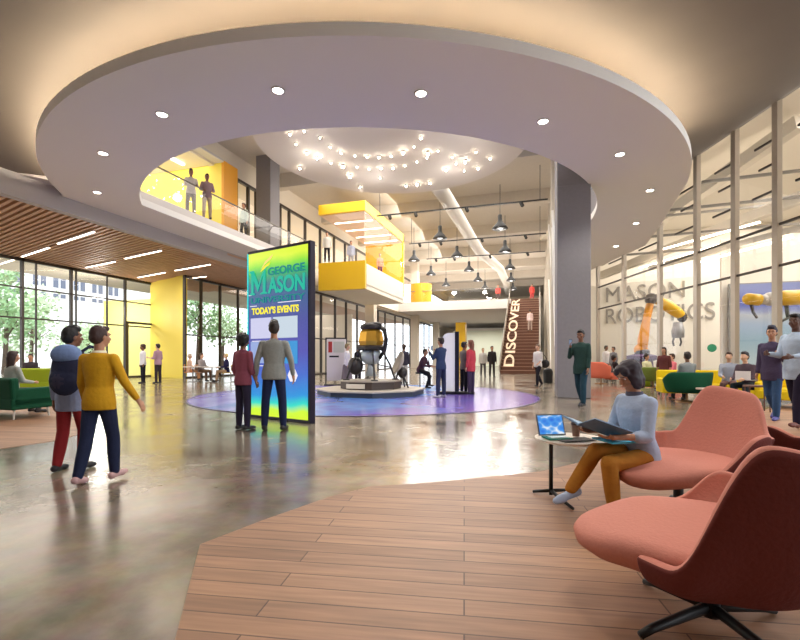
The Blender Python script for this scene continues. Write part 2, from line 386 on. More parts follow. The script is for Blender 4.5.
# yellow box in the upper storey
YY = on_plane(222, -14.5)
wall_box('wall_yellow_upper', (-20, YY+.5, EYE+7.4), (11, 1.0, 3.9), M_YELW)
wall_box('wall_yellow_upper', (-14.45, YY+.5, EYE+7.4), (.14, 1.02, 3.92), M_ORG)
b = MB(); b.box((-20, YY-6, EYE+9.35), (11.2, 14, .12)); st(b.build('ceiling_upper', M_PLASTER))
p = at(175, 16.9, EYE+9.2); p = Vector((-16.3, YY-2.2, EYE+9.2)); e = empty('linear_light', p); b = MB(); b.box((0, 0, 0), (.14, 3.4, .06)); b.build('diffuser', M_STRIP, e)
tag(e, 'linear ceiling light on the upper floor beside the yellow wall', 'light')
b = MB(); b.box((-4, -7.3, 4.5), (40, .2, 9.2)); st(b.build('wall_near', mat('timber_wall', (176, 140, 110), rough=.6)))
# high hall: ceiling, beams, right colonnade wall, far walls
ZT = EYE+10.4
b = MB(); b.prism([Vector(p) for p in ((XU-1, 8), (3, 8), (3, 88), (XU-1, 88))], ZT, ZT+.2); st(b.build('ceiling_high', M_CONCW))
b = MB(); b.prism([Vector(p) for p in ((XU, 9), (1, 9), (1, 9.3), (XU, 9.3))], EYE+6.4, ZT); st(b.build('wall_atrium_near', M_PLASTER))
for k in range(7):
    y = 22.6+9*k*.75; b = MB(); b.box(((XU+1)/2, y, ZT-.4), (-XU+1, .5, .8)); st(b.build('beam', M_CONCW))
for k in range(7):
    y = 22.6+9*k
    b = MB(); b.box((1.0, y, ZT/2), (1.0, 1.0, ZT)); st(b.build('column', M_CONCW))
c1 = W(5.05, 13.2); b = MB(); b.box((c1.x+.02, c1.y+.35, (ZD)/2), (.92, .92, ZD), mat4=Matrix.Rotation(.05, 4, 'Z')); st(b.build('column', M_CONC, bevel=.02))
b = MB(); b.box((c1.x+.02, c1.y+.35, ZD+1.0), (.92, .92, 2.0), mat4=Matrix.Rotation(.05, 4, 'Z')); st(b.build('column', M_CONC))
wall_box('wall_right_hall', (1.7, 58, ZT/2), (.3, 62, ZT), M_CONCW)
wall_box('wall_right_hall', (1.6, 25, EYE+8), (.3, 10, 4.8), M_CONCW)
b = MB()                                                     # slender white cross braces between the piers
for (y, z0, y1, z1) in ((15.5, 3.2, 21.8, 7.9), (17.5, 1.6, 22.3, 7.4), (23.4, .2, 30.8, 6.2), (23.4, 5.6, 30.8, 9.8)): b.bar((.55, y, z0), (.55, y1, z1), .09, .09)
st(b.build('trim_brace', mat('white_steel', (235, 232, 228), rough=.4)))
wall_box('wall_far', (-7, 80, ZT/2), (20, .3, ZT), M_CREAM)
wall_box('wall_far_low', (-7, 62, 2.4), (9, .3, 4.8), mat('pale_green_wall', (226, 232, 214), rough=.7))
wall_box('column_yellow', (-7.9, 47, 2.4), (1.0, 1.0, 4.8), M_YEL)
b = MB(); b.box((-8.2, 45.5, EYE+5.05), (11.2, 4, .9)); b.box((-8.2, 60, EYE+5.05), (11.2, 25, .9)); b.box((-1.3, 58.5, EYE+5.05), (2.8, 28, .9)); st(b.build('bridge_slab', M_PLASTER))
# ground-floor columns on the far side
for ix, X, w in ((371, -13.2, .75), (415, -13.2, .8), (436, -13.2, .8)):
    y = on_plane(ix, X); wall_box('column', (X, y, ZT/2 if ix == 415 else 2.9), (w, w, ZT if ix == 415 else 5.8), M_CONCW)
y = on_plane(268, -13.6); wall_box('column', (-13.6, y, EYE+8), (.85, .85, 5.0), M_CONC)
# star ceiling disc
sc = W(-.3, 18); b = MB(); b.lathe([(5.4, 0), (5.4, .35)], n=96); o = b.build('ceiling_star_disc', mat('star_disc', (214, 206, 200), rough=.6)); o.location = (sc.x, sc.y, EYE+8.5); st(o)
# ================================================================= robotics lab behind the tall glass
M_POST = mat('brushed_post', (186, 178, 168), rough=.35, metal=.3)
M_LABW = mat('lab_white', (242, 238, 228), rough=.6)
GX = 11.0
DG = lambda ix: F*GX/(ix-400)
e = empty('window_9', W(GX, 10)); e['kind'] = 'structure'; o0 = W(GX, 10)
b = MB(); b.quad(Vector((0, 0, 0)), W(0, 19), W(0, 19)+Vector((0, 0, 9.6)), Vector((0, 0, 9.6))); b.build('glass', M_GLASS, e)
b = MB(); T = MB()
dl = [DG(v) for v in (598, 624, 660, 697, 735, 777, 822)]
for d in dl:
    p = W(GX, d)-o0; b.bar(p, p+Vector((0, 0, 9.5)), .15, .2, up=W(0, 1))
for d0, d1 in zip(dl[1:], dl[:-1]):
    a, c = W(GX, d0)-o0, W(GX, d1)-o0
    for z in (.1, 3.85, 5.05): T.bar(a+Vector((0, 0, z)), c+Vector((0, 0, z)), .06, .07)
    for z, t in ((6.1, .55), (6.9, .4), (7.6, .5)): T.bar(a+Vector((0, 0, z)), a+(c-a)*t+Vector((0, 0, z)), .05, .06)
b.build('frame', M_POST, e); T.build('transom', M_DARKM, e)
def wall2(name, a, c, z0, z1, m, t=.2):
    a, c = W(*a), W(*c); b = MB(); b.bar((a.x, a.y, (z0+z1)/2), (c.x, c.y, (z0+z1)/2), t, z1-z0); return st(b.build(name, m))
wall2('wall_lab', (11.3, 32.0), (19.0, 25.7), 0, 6.0, M_LABW)
wall2('wall_lab_upper', (13.4, 36), (40, 26), 0, 13, M_CREAM)
wall2('wall_lab_screen', (14.75, 20.7), (30, 15.5), 0, 6.6, M_LABW)
b = MB(); b.prism([W(11.2, 10), W(34, 10), W(34, 36), W(11.2, 36)], 10.6, 10.8); st(b.build('ceiling_lab', M_CREAM))
b = MB(); b.prism([W(10.8, 3), W(36, 3), W(36, 40), W(10.8, 40)], -.12, -.002); st(b.build('floor_lab', M_CREAM))
wall2('wall_lab_end', (34, 10), (34, 36), 0, 11, M_CREAM); wall2('wall_lab_side', (11.5, 9.5), (34, 9.5), 0, 11, M_CREAM)
# roof girders and tubes
M_GIR = mat('pale_girder', (214, 206, 192), rough=.6)
for a, c, w, h in (((600, 262, 30), (800, 122, 17), .4, .55), ((600, 276, 30), (820, 190, 17.5), .35, .45), ((650, 268, 25), (850, 215, 15), .2, .25), ((560, 225, 34), (790, 60, 18), .3, .4)):
    b = MB(); b.bar(atz(*a), atz(*c), w, h); o = st(b.build('beam', M_GIR))
b = MB()
for z, d in ((6.6, 24), (6.9, 21.5), (7.4, 19), (8.2, 23), (7.8, 17)): b.bar(W(11.4, d, z), W(26, d-5, z+.2), .1, .1)
st(b.build('trim_tubes', M_METAL))
for k, (a, c) in enumerate((((640, 268, 26), (724, 243, 21)), ((660, 250, 23), (760, 222, 19)), ((700, 262, 21), (792, 237, 17)))):
    p, q = atz(*a), atz(*c); cc = (p+q)/2; e = empty('linear_light', cc); b = MB(); b.bar(p-cc, q-cc, .12, .06); b.build('diffuser', M_STRIP, e)
    tag(e, ('lowest long tube light under the girders behind the glass', 'middle long tube light behind the glass, crossing two posts', 'long tube light behind the glass close over the video wall')[k], 'light', 'tube lights in the robotics lab')
# wall lettering
a, c = W(13.7, 30), W(18.4, 26.15); dv = (c-a).normalized(); nv = Vector((dv.y, -dv.x, 0))
rz = math.atan2(dv.y, dv.x)
M_LET = mat('grey_lettering', (158, 154, 148), rough=.6)
base = W(13.7, 30.05)+nv*.16
e = empty('wall_lettering', base, 0); tag(e, 'large grey wall lettering reading mason robotics behind the glass', 'wall sign')
for s_, z, L in (('MASON', 5.25, 4.45), ('ROBOTICS', 3.85, 5.95)):
    o = text('lettering', s_, 1.42, (dv.x*0, dv.y*0, z), (PI/2, 0, rz), M_LET, e, .03, 'LEFT')
    bpy.context.view_layer.update(); o.scale = (L/max(o.dimensions.x, .1), 1, 1)
# video wall
a, c = W(14.88, 20.42), W(24, 17.3); dv = (c-a).normalized(); nv = Vector((dv.y, -dv.x, 0)); L = (c-a).length
e = empty('video_wall', a+nv*.05, math.atan2(dv.y, dv.x)); tag(e, 'blue video wall with a yellow picture band behind the glass', 'screen')
b = MB(); b.box((L/2, 0, 2.65), (L, .16, 3.7)); b.build('frame', mat('screen_frame', (150, 150, 150), rough=.4), e)
m = mat('video_image', (90, 110, 190), emit=.5); nt = m.node_tree; bs = nt.nodes['Principled BSDF']
tc = nt.nodes.new('ShaderNodeTexCoord'); sp = nt.nodes.new('ShaderNodeSeparateXYZ'); nt.links.new(tc.outputs['Generated'], sp.inputs[0])
nz = nt.nodes.new('ShaderNodeTexNoise'); nz.inputs['Scale'].default_value = 4; nt.links.new(tc.outputs['Generated'], nz.inputs['Vector'])
ma = nt.nodes.new('ShaderNodeMath'); ma.operation = 'MULTIPLY_ADD'; ma.inputs[1].default_value = .25; ma.inputs[2].default_value = -.12; nt.links.new(nz.outputs['Fac'], ma.inputs[0])
mb2 = nt.nodes.new('ShaderNodeMath'); mb2.operation = 'ADD'; nt.links.new(sp.outputs[2], mb2.inputs[0]); nt.links.new(ma.outputs[0], mb2.inputs[1])
rp = ramp_nodes(nt, [(.05, (210, 226, 222)), (.3, (176, 206, 214)), (.5, (196, 214, 232)), (.62, (228, 226, 222)), (.75, (120, 130, 214)), (.95, (170, 180, 236))], mb2.outputs[0])
nt.links.new(rp.outputs[0], bs.inputs['Emission Color']); bs.inputs['Base Color'].default_value = (.02, .02, .03, 1)
b = MB(); b.quad((.08, -.09, .85), (L-.08, -.09, .85), (L-.08, -.09, 4.45), (.08, -.09, 4.45)); b.build('screen', m, e)
# robot arms
M_RY = mat('robot_yellow', (246, 196, 30), rough=.35); M_RO = mat('robot_amber', (236, 156, 24), rough=.4)
M_DK = mat('robot_dark', (66, 58, 62), rough=.5); M_PUR = mat('plum_plinth', (84, 48, 96), rough=.6); M_GRY = mat('gripper_grey', (168, 168, 172), rough=.4, metal=.3)
D0 = 23.0; e = empty('robot_arm', at(642, D0, 0)); tag(e, 'tall yellow bent robot arm on a plum coloured plinth behind the glass', 'robot arm')
def L_(ix, iy, d=None): return atz(ix, iy, d or D0)-e.location
b = MB(); b.lathe([(.0, 0), (.75, 0), (.8, .12), (.55, .2), (.5, 1.0), (.78, 1.1), (.8, 1.25), (.3, 1.36), (0, 1.37)], n=28); b.build('plinth', M_PUR, e, smooth=False)
b = MB(); b.lathe([(.0, 1.3), (.34, 1.3), (.36, 1.5), (.26, 1.62), (0, 1.63)], n=20); b.build('turntable', M_DK, e)
b = MB(); b.tube([L_(642, 354), L_(643, 340), L_(646, 322), L_(650, 304)], [.28, .34, .26, .24], 14, flat=.75); b.ball(L_(641, 350), (.34, .3, .34)); b.build('lower_arm', M_RO, e, smooth=True)
b = MB(); b.ball(L_(651, 299), (.3, .34, .3)); b.tube([L_(651, 299)-Vector((0, .4, 0)), L_(651, 299)+Vector((0, .4, 0))], .22, 14); b.build('elbow', M_DK, e, smooth=True)
b = MB(); b.tube([L_(657, 300), L_(668, 306), L_(678, 313), L_(684, 318)], [.2, .3, .26, .2], 14); b.build('forearm', M_RY, e, smooth=True)
b = MB(); b.ball(L_(682, 317), (.24, .24, .28)); b.build('wrist', M_DK, e, smooth=True)
b = MB(); b.lathe([(0, .1), (.2, .08), (.3, -.35), (.28, -.7), (0, -.72)], c=L_(678, 324), n=16); b.build('tool_head', M_GRY, e, smooth=True)
for dx in (-3, 3): b = MB(); b.tube([L_(677+dx, 337), L_(677+dx*1.4, 342), L_(677+dx, 346)], .045, 8); b.build('gripper_finger', M_DK, e)
D0 = 15.6; e = empty('robot_arm', at(790, D0, 0)); tag(e, 'yellow horizontal robot arm reaching across the blue video wall', 'robot arm')
b = MB(); b.lathe([(0, 0), (.45, 0), (.42, .15), (.2, .25), (.18, 2.1), (0, 2.15)], c=(W(1.2, .2)), n=20); b.build('pedestal', M_DK, e, smooth=True)
b = MB(); b.tube([L_(822, 306, 15.8), L_(806, 296, 15.8)], [.3, .25], 14); b.build('shoulder', M_RY, e, smooth=True)
b = MB(); b.tube([L_(806, 297), L_(785, 298), L_(772, 299)], [.26, .27, .2], 14); b.build('upper_arm', M_RY, e, smooth=True)
b = MB(); b.ball(L_(770, 299), (.24, .24, .24)); b.tube([L_(770, 299), L_(758, 300)], [.17, .17], 12); b.build('wrist', mat('robot_white', (225, 222, 218), rough=.4), e, smooth=True)
b = MB(); b.tube([L_(759, 300), L_(748, 299)], [.2, .2], 14); b.ball(L_(749, 299), (.2, .2, .2)); b.build('tool_head', M_RY, e, smooth=True)
b = MB(); b.tube([L_(751, 303), L_(753, 312), L_(757, 318)], [.06, .05, .04], 8); b.build('hose', M_DK, e)
b = MB(); b.tube([L_(786, 303), L_(788, 318), L_(776, 324)], [.07, .06, .05], 8); b.build('hose', M_DK, e)
# green sign dot
p = atz(712, 348, 24.9); e = MB().lathe([(0, 0), (.22, 0), (.22, .05), (0, .05)], n=24).build("wall_emblem", mat('emblem_green', (30, 150, 110), rough=.5))
e.location = p; e.rotation_euler = (PI/2, 0, math.atan2((W(19, 25.7)-W(11.3, 32)).y, (W(19, 25.7)-W(11.3, 32)).x)); tag(e, 'round green emblem low on the white lab wall', 'emblem')
# ================================================================= outside, left
b = MB(); b.prism([Vector(p) for p in ((-140, -60), (-46, -60), (-46, 120), (-140, 120))], -.3, -.2); st(b.build('ground_outside', mat('pavement', (206, 206, 196), rough=.9)))
e = empty('apartment_building', (-78, 22, -.3)); tag(e, 'long white building with paired dark windows beyond the hall glazing', 'building')
b = MB(); b.box((0, 0, 11), (14, 130, 22)); b.build('wall', mat('white_render', (244, 242, 240), rough=.8), e)
mw = mat('dark_pane', (96, 104, 124), rough=.2)
for ix in (-30, 12, 39, 59, 79, 97, 113):
    y = on_plane(ix, -71)-22
    for zz, hh in ((13.0, 1.7), (10.9, .6), (18.0, 1.7)):
        f = MB(); f.box((7.05, y, zz), (.1, 2.3, hh+.3)); w = f.build('window', mat('window_surround', (225, 222, 222)), e)
        for s_ in (-.55, .55): g = MB(); g.box((7.12, y+s_, zz), (.06, .75, hh)); g.build('pane', mw, w)
leaf_m = [mat('leaf_%s' % n, c, rough=.7) for n, c in (('green', (168, 206, 156)), ('pale', (200, 222, 182)))]
def tree(x, y, h, r, mi, label, n=1500, trunk=.18):
    e = empty('tree', (x, y, -.2)); tag(e, label, 'tree', 'trees outside the hall glazing')
    b = MB(); b.tube([(0, 0, 0), (.1, .1, h*.4), (0, .2, h*.75)], [trunk, trunk*.8, trunk*.4], 8)
    for k in range(6):
        t = k*1.05; b.tube([(0, .1, h*(.35+.05*k)), (r*.5*math.cos(t), r*.5*math.sin(t), h*(.55+.05*k))], [trunk*.4, trunk*.12], 6)
    b.build('trunk', mat('bark', (96, 82, 70), rough=.9), e)
    b = MB(); cl = [Vector((random.uniform(-.6, .6)*r, random.uniform(-.6, .6)*r, h*.66+random.uniform(-.28, .34)*h)) for _ in range(16)]
    for _ in range(n):
        c = random.choice(cl)+Vector((random.gauss(0, .22), random.gauss(0, .22), random.gauss(0, .2)))*r
        u = Vector((random.gauss(0, 1), random.gauss(0, 1), random.gauss(0, 1))).normalized(); v = u.orthogonal().normalized(); s_ = random.uniform(.1, .22)*(r/2.4)**.5
        b.quad(c-u*s_, c-v*s_*.55, c+u*s_, c+v*s_*.55)
    b.build('foliage', leaf_m[mi], e, fix=False)
for ix, X, h, r, mi, lab in ((4, -38, 7.6, 3.0, 0, 'broad leafy tree outside the glass behind the green sofa'), (30, -44, 6.5, 3.0, 1, 'pale leafy tree between the green sofa tree and the white building'),
                         (88, -50, 5.2, 3.0, 1, 'tree outside showing above the two walking men'), (-45, -34, 8, 3, 0, 'tree outside cut by the edge of the photo'),
                         (116, -57, 4.6, 2.6, 0, 'tree outside next to the yellow entrance'), (197, -30, 8.5, 2.6, 0, 'tree seen through the tall panes just past the yellow wall'), (222, -34, 8, 2.6, 1, 'tree seen through the middle tall panes past the yellow wall')):
    tree(X, on_plane(ix, X), h, r, mi, lab)
# ================================================================= people
SKIN = {'light': (214, 168, 140), 'tan': (184, 134, 104), 'brown': (134, 90, 66), 'dark': (92, 60, 46)}
M_EYE = mat('eye_white', (235, 232, 228), rough=.3); M_IRIS = mat('eye_dark', (30, 22, 18), rough=.3)
def rm(o, vox, sm=3):
    m = o.modifiers.new('r', 'REMESH'); m.mode = 'VOXEL'; m.voxel_size = vox; m.use_smooth_shade = True
    if sm: s_ = o.modifiers.new('s', 'SMOOTH'); s_.iterations = sm; s_.factor = .5
    return o
HT = bpy.data.textures.new('strands', 'CLOUDS'); HT.noise_scale = .035
V3 = lambda *a: Vector(a)
STAND = dict(legs=(((-.06, .0, -1), (-.02, -.02, -1)), ((.06, .0, -1), (.02, -.02, -1))), arms=(((-.2, -.03, -1), (-.05, .18, -1)), ((.2, -.03, -1), (.05, .18, -1))))
WALK = dict(legs=(((-.02, .38, -1), (0, .02, -1)), ((.02, -.26, -1), (0, -.62, -1))), foot=(10, -42), arms=(((-.18, -.4, -1), (-.06, -.12, -1)), ((.18, .35, -1), (.0, .75, -1))))
SIT = dict(legs=(((-.12, 1, -.02), (-.02, .12, -1)), ((.12, 1, -.02), (.02, .05, -1))), arms=(((-.12, .35, -1), (.25, 1, -.15)), ((.12, .35, -1), (-.25, 1, -.15))), spine=(0, .05, 1))
SITF = dict(SIT, spine=(0, .4, 1))
def pose(base, **k): d = dict(base); d.update(k); return d
def torso(b, P, S, g, lo, hi, sw=1.):
    """elliptic loft along the spine; g = extra girth, lo/hi = part of the spine covered"""
    S = S.normalized(); side = Vector((1, 0, 0)); fw = side.cross(S)*-1; fw = S.cross(side).normalized()
    tab = [(-.20, .165, .11), (-.12, .165, .11), (-.04, .168, .118), (.04, .155, .11), (.14, .132, .098), (.24, .145, .105), (.34, .165, .112), (.42, .172, .105), (.475, .145, .085), (.52, .075, .06), (.56, .055, .055)]
    rs = []
    pts = [t for t in tab if lo-.001 <= t[0] <= hi+.001]
    for t, a, c in pts:
        o = P + (S*t if t > 0 else V3(0, 0, t)) + fw*(.012 if .1 < t < .45 else 0)
        rs.append([o+side*math.cos(q)*(a*sw+g)+fw*math.sin(q)*(c+g) for q in [2*PI*k/18 for k in range(18)]])
    b.rings(rs)
def person(label, loc, rz, h=1.75, p=STAND, skin='tan', hair=((40, 28, 24), 'short'), top=((120, 120, 120), 'long'), bottom=((40, 44, 60), 'trousers'), shoe=(40, 38, 40), det=0, seat=None, hem=-.12, collar=None, name='person', group=None, sw=1.):
    s_ = h/1.75; e = empty(name, loc, rz, label, 'person', group); e.scale = (s_, s_, s_)
    vox = (.02, .013, .0085)[det]
    legs, arms = p['legs'], p['arms']; foot = p.get('foot', (0, 0)); S = V3(*p.get('spine', (0, 0, 1))).normalized()
    TH, SH, AN = .43, .41, .075
    J = []
    for i, (t, k) in enumerate(legs):
        sx = (-1, 1)[i]; H = V3(.085*sx, 0, -.03); t = V3(*t).normalized(); k = V3(*k).normalized(); K = H+t*TH; A = K+k*SH
        fa = math.radians(foot[i]); yw = math.radians(p.get('toe', (8, 8))[i])*-sx*-1
        fd = V3(math.sin(yw)*math.cos(fa), math.cos(yw)*math.cos(fa), math.sin(fa)); fu = V3(0, -math.sin(fa), math.cos(fa))
        J.append([H, K, A, fd, fu])
    low = min(min((A-fu*AN-fd*.06).z, (A-fu*AN+fd*.17).z) for H, K, A, fd, fu in J)
    pz = -low if seat is None else seat/s_+.10
    P = V3(0, 0, pz)
    for q in J: q[0] += P; q[1] += P; q[2] += P
    N = P+S*.53; fwd = S.cross(V3(1, 0, 0))*1.0
    SHL = [P+S*.455+V3(sx*.168*sw, 0, 0) for sx in (-1, 1)]
    AJ = []
    for i, (u, f) in enumerate(arms):
        u, f = V3(*u).normalized(), V3(*f).normalized(); E_ = SHL[i]+u*.285; Wr = E_+f*.25; AJ.append([SHL[i], E_, Wr, f])
    hy, hp = p.get('head', (0, 0)); Mh = Matrix.Rotation(math.radians(hy), 3, 'Z') @ Matrix.Rotation(math.radians(-hp), 3, 'X')
    HC = N + V3(S.x*.4, S.y*.4, 1).normalized()*.09 + Mh @ V3(0, .02, .085)
    hd = lambda x, y, z: HC + Mh @ V3(x, y, z)
    ms = mat('skin_'+skin, SKIN[skin], rough=.55, bump=.05)
    # body: one continuous surface
    b = MB(); torso(b, P, S, -.008, -.12, .56, sw)
    for H, K, A, fd, fu in J:
        b.capsule(H, K, .078, .052, 12); b.capsule(K, (K+A)/2+V3(0, -.004, .03), .048, .045, 12); b.capsule((K+A)/2+V3(0, -.004, .03), A, .045, .032, 12)
        b.capsule(A-fd*.02-fu*.035, A+fd*.13-fu*.05, .033, .024, 10)
    for i, (Sh, E_, Wr, f) in enumerate(AJ):
        b.capsule(P+S*.44, Sh, .06, .05, 12); b.capsule(Sh, E_, .047, .036, 12); b.capsule(E_, Wr, .036, .024, 12)
        sx = (-1, 1)[i]
        n = V3(*p['palm'][i]).normalized() if 'palm' in p else V3(-sx, .1, 0); n = (n-f*n.dot(f)).normalized() if (n-f*n.dot(f)).length > .05 else f.orthogonal().normalized()
        sd = f.cross(n).normalized(); cu = p.get('curl', (.5, .5))[i]
        if sd.z < 0 and abs(f.z) < .7: pass
        b.capsule(Wr, Wr+f*.03, .025, .026, 10)
        for q in (-.02, 0, .02): b.capsule(Wr+f*.02+sd*q*.7, Wr+f*.075+sd*q, .017, .016, 8)
        for q, L in ((-.029, .055), (-.010, .068), (.010, .073), (.029, .066)):
            k0 = Wr+f*.082+sd*q; f1 = (f+n*cu*.7).normalized(); f2 = (f+n*cu*2.0).normalized(); k1 = k0+f1*L*.55; k2 = k1+f2*L*.5
            b.capsule(k0-f*.01, k1, .0098, .009, 8); b.capsule(k1, k2, .009, .008, 8)
        th = V3(0, 1, 0) if abs(f.y) < .8 else V3(0, 0, 1); ts = 1 if sd.dot(th) > 0 else -1
        t0 = Wr+f*.03+sd*ts*.024; t1 = t0+(f*.6+sd*ts*.8+n*.3).normalized()*.035; b.capsule(t0, t1, .013, .011, 8); b.capsule(t1, t1+(f+n*.4).normalized()*.03, .011, .009, 8)
    b.capsule(N-S*.05, HC-V3(0, 0, .06)+Mh@V3(0, -.015, 0), .055, .052, 12)
    b.ball(hd(0, -.01, .02), (.076, .093, .1), 20, M=Mh); b.ball(hd(0, .025, -.045), (.056, .062, .07), 16, M=Mh); b.ball(hd(0, .06, -.09), (.026, .024, .022), 10, M=Mh)
    b.capsule(hd(0, .086, .012), hd(0, .108, -.026), .010, .015, 8)                     # nose
    b.capsule(hd(-.018, .086, -.058), hd(.018, .086, -.058), .0115, .0115, 8)             # lips
    b.capsule(hd(-.045, .076, .03), hd(.045, .076, .03), .014, .014, 8)                 # brow ridge
    for sx in (-1, 1): b.ball(hd(sx*.077, -.012, -.005), (.01, .02, .031), 10, M=Mh); b.ball(hd(sx*.045, .06, -.03), (.024, .02, .025), 10, M=Mh)
    rm(b.build('body', ms, e), vox, (3, 2, 2)[det])
    if det >= 1:
        for sx in (-1, 1):
            q = MB(); q.ball(hd(sx*.030, .074, .004), (.0125, .009, .0065), 12, M=Mh); q.ball(hd(sx*.030, .080, .004), (.0062, .0045, .0062), 10, mi=1, M=Mh); q.build('eye', [M_EYE, M_IRIS], e, smooth=True)
        q = MB(); q.capsule(hd(-.017, .0945, -.057), hd(.017, .0945, -.057), .0045, .0045, 8); q.build('lips', mat('lips_'+skin, tuple(int(v*.78) if i else v for i, v in enumerate(SKIN[skin]))), e, smooth=True)
        if hair[1] != 'bald':
            q = MB()
            for sx in (-1, 1): q.capsule(hd(sx*.046, .088, .03), hd(sx*.018, .094, .034), .004, .0045, 6)
            q.build('eyebrow', mat('hair_%d_%d_%d' % hair[0], hair[0]), e, smooth=True)
    # hair
    hc, hs = hair
    if hs != 'bald':
        b = MB(); b.ball(hd(0, -.028, .034), (.087, .095, .104), 20, M=Mh); b.ball(hd(0, -.05, .0), (.083, .072, .09), 16, M=Mh)
        b.ball(hd(0, .045, .098), (.06, .05, .03), 14, M=Mh)
        if hs == 'bob':
            for sx in (-1, 1): b.ball(hd(sx*.066, .0, -.03), (.032, .062, .105), 14, M=Mh); b.ball(hd(sx*.05, .06, .062), (.04, .035, .04), 10, M=Mh)
            b.ball(hd(0, -.06, -.04), (.08, .058, .12), 14, M=Mh); b.ball(hd(0, -.03, .05), (.1, .1, .09), 14, M=Mh)
        if hs == 'long': b.capsule(hd(0, -.06, -.02), hd(0, -.08, -.24), .075, .05, 12); b.capsule(hd(-.06, -.02, 0), hd(-.06, -.05, -.2), .03, .025); b.capsule(hd(.06, -.02, 0), hd(.06, -.05, -.2), .03, .025)
        if hs == 'bun': b.ball(hd(0, -.12, .05), (.045, .04, .045), 12, M=Mh)
        if hs == 'curly': b.ball(hd(0, -.03, .05), (.105, .11, .105), 18, M=Mh); b.ball(hd(0, -.07, -.02), (.09, .07, .09), 12, M=Mh)
        if hs == 'afro': b.ball(hd(0, -.03, .04), (.12, .12, .12), 18, M=Mh); b.ball(hd(0, -.05, -.03), (.11, .08, .08), 14, M=Mh)
        if hs == 'tall': b.ball(hd(0, .01, .115), (.066, .075, .045), 14, M=Mh)
        o = rm(b.build('hair', mat('hair_%d_%d_%d' % hc, hc, rough=.6, bump=.6, bscale=90), e), max(vox, .011), 1)
        dm = o.modifiers.new('d', 'DISPLACE'); dm.texture = HT; dm.strength = .016; dm.mid_level = .5; dm.texture_coords = 'LOCAL'
    # top
    tc_, ts_ = top; mt = tc_ if not isinstance(tc_, tuple) else cloth('%d_%d_%d' % tc_, tc_)
    b = MB(); torso(b, P, S, .018, hem, .52, sw)
    if hem < -.15 and seat is None: pass
    for i, (Sh, E_, Wr, f) in enumerate(AJ):
        b.capsule(P+S*.43, Sh, .075, .062, 12)
        if ts_ == 'long': b.capsule(Sh, E_, .063, .05, 12); b.capsule(E_, Wr-f*.03, .05, .038, 12); 
        elif ts_ == 'rolled': b.capsule(Sh, E_, .063, .052, 12); b.capsule(E_, E_+f*.07, .054, .054, 12)
        elif ts_ == 'short': b.capsule(Sh, Sh+(E_-Sh)*.62, .063, .06, 12)
    b.capsule(P+S*.47, N-S*.02, .075, .066, 12)
    rm(b.build('top', mt, e), max(vox, .011), 3)
    if collar: b = MB(); b.lathe([(.066, -.02), (.074, .0), (.068, .03), (.058, .03), (.06, -.02)], n=20); o = b.build('collar', cloth('c%d_%d_%d' % collar, collar), e, smooth=True); o.location = N-S*.01+V3(0, .005, 0)
    # lower garment
    bc, bs_ = bottom; mb_ = cloth('%d_%d_%d' % bc, bc)
    b = MB(); torso(b, P, S, .010, -.12, .04)
    if bs_ == 'trousers' or bs_ == 'shorts':
        for H, K, A, fd, fu in J:
            b.capsule(H, K, .094, .068, 12)
            if bs_ == 'trousers': b.capsule(K, (K+A)/2, .070, .067, 12); b.capsule((K+A)/2, A+V3(0, 0, .015), .067, .054, 12)
            else: b.capsule(K-(K-H)*.1, K, .07, .075, 12)
    elif bs_ == 'skirt': b.tube([P+V3(0, 0, -.05), P+V3(0, 0, -.4), P+V3(0, 0, -.78)], [.17, .21, .26], 18)
    rm(b.build('trousers' if bs_ in ('trousers', 'shorts') else 'skirt', mb_, e), max(vox, .011), 3)
    for H, K, A, fd, fu in J:
        b = MB(); sl = A-fu*AN; b.capsule(sl-fd*.045+fu*.045, sl+fd*.13+fu*.035, .043, .034, 12); b.capsule(sl+fd*.10+fu*.03, sl+fd*.16+fu*.028, .04, .03, 12); b.capsule(sl-fd*.03+fu*.05, A+fu*.0, .04, .038, 10)
        o = b.build('shoe', mat('shoe_%d_%d_%d' % shoe, shoe, rough=.5), e); rm(o, max(vox, .011), 2)
    e['_j'] = 0; del e['_j']
    inv = lambda v: Matrix.Translation(Vector(loc)) @ Matrix.Rotation(rz, 4, 'Z') @ (v*s_)
    return dict(root=e, N=inv(N), P=inv(P), HC=inv(HC), hands=[inv(a[2]+a[3]*.09) for a in AJ], knees=[inv(q[1]) for q in J])
def gd(iy): return EYE*F/(iy-HOR)
BK, BR, DB = (28, 24, 26), (70, 46, 34), (44, 32, 28)
PP = {}
def add(key, label, ix, d, face, **k): PP[key] = person(label, at(ix, d, k.pop('z', 0)), ang(*face), **k)
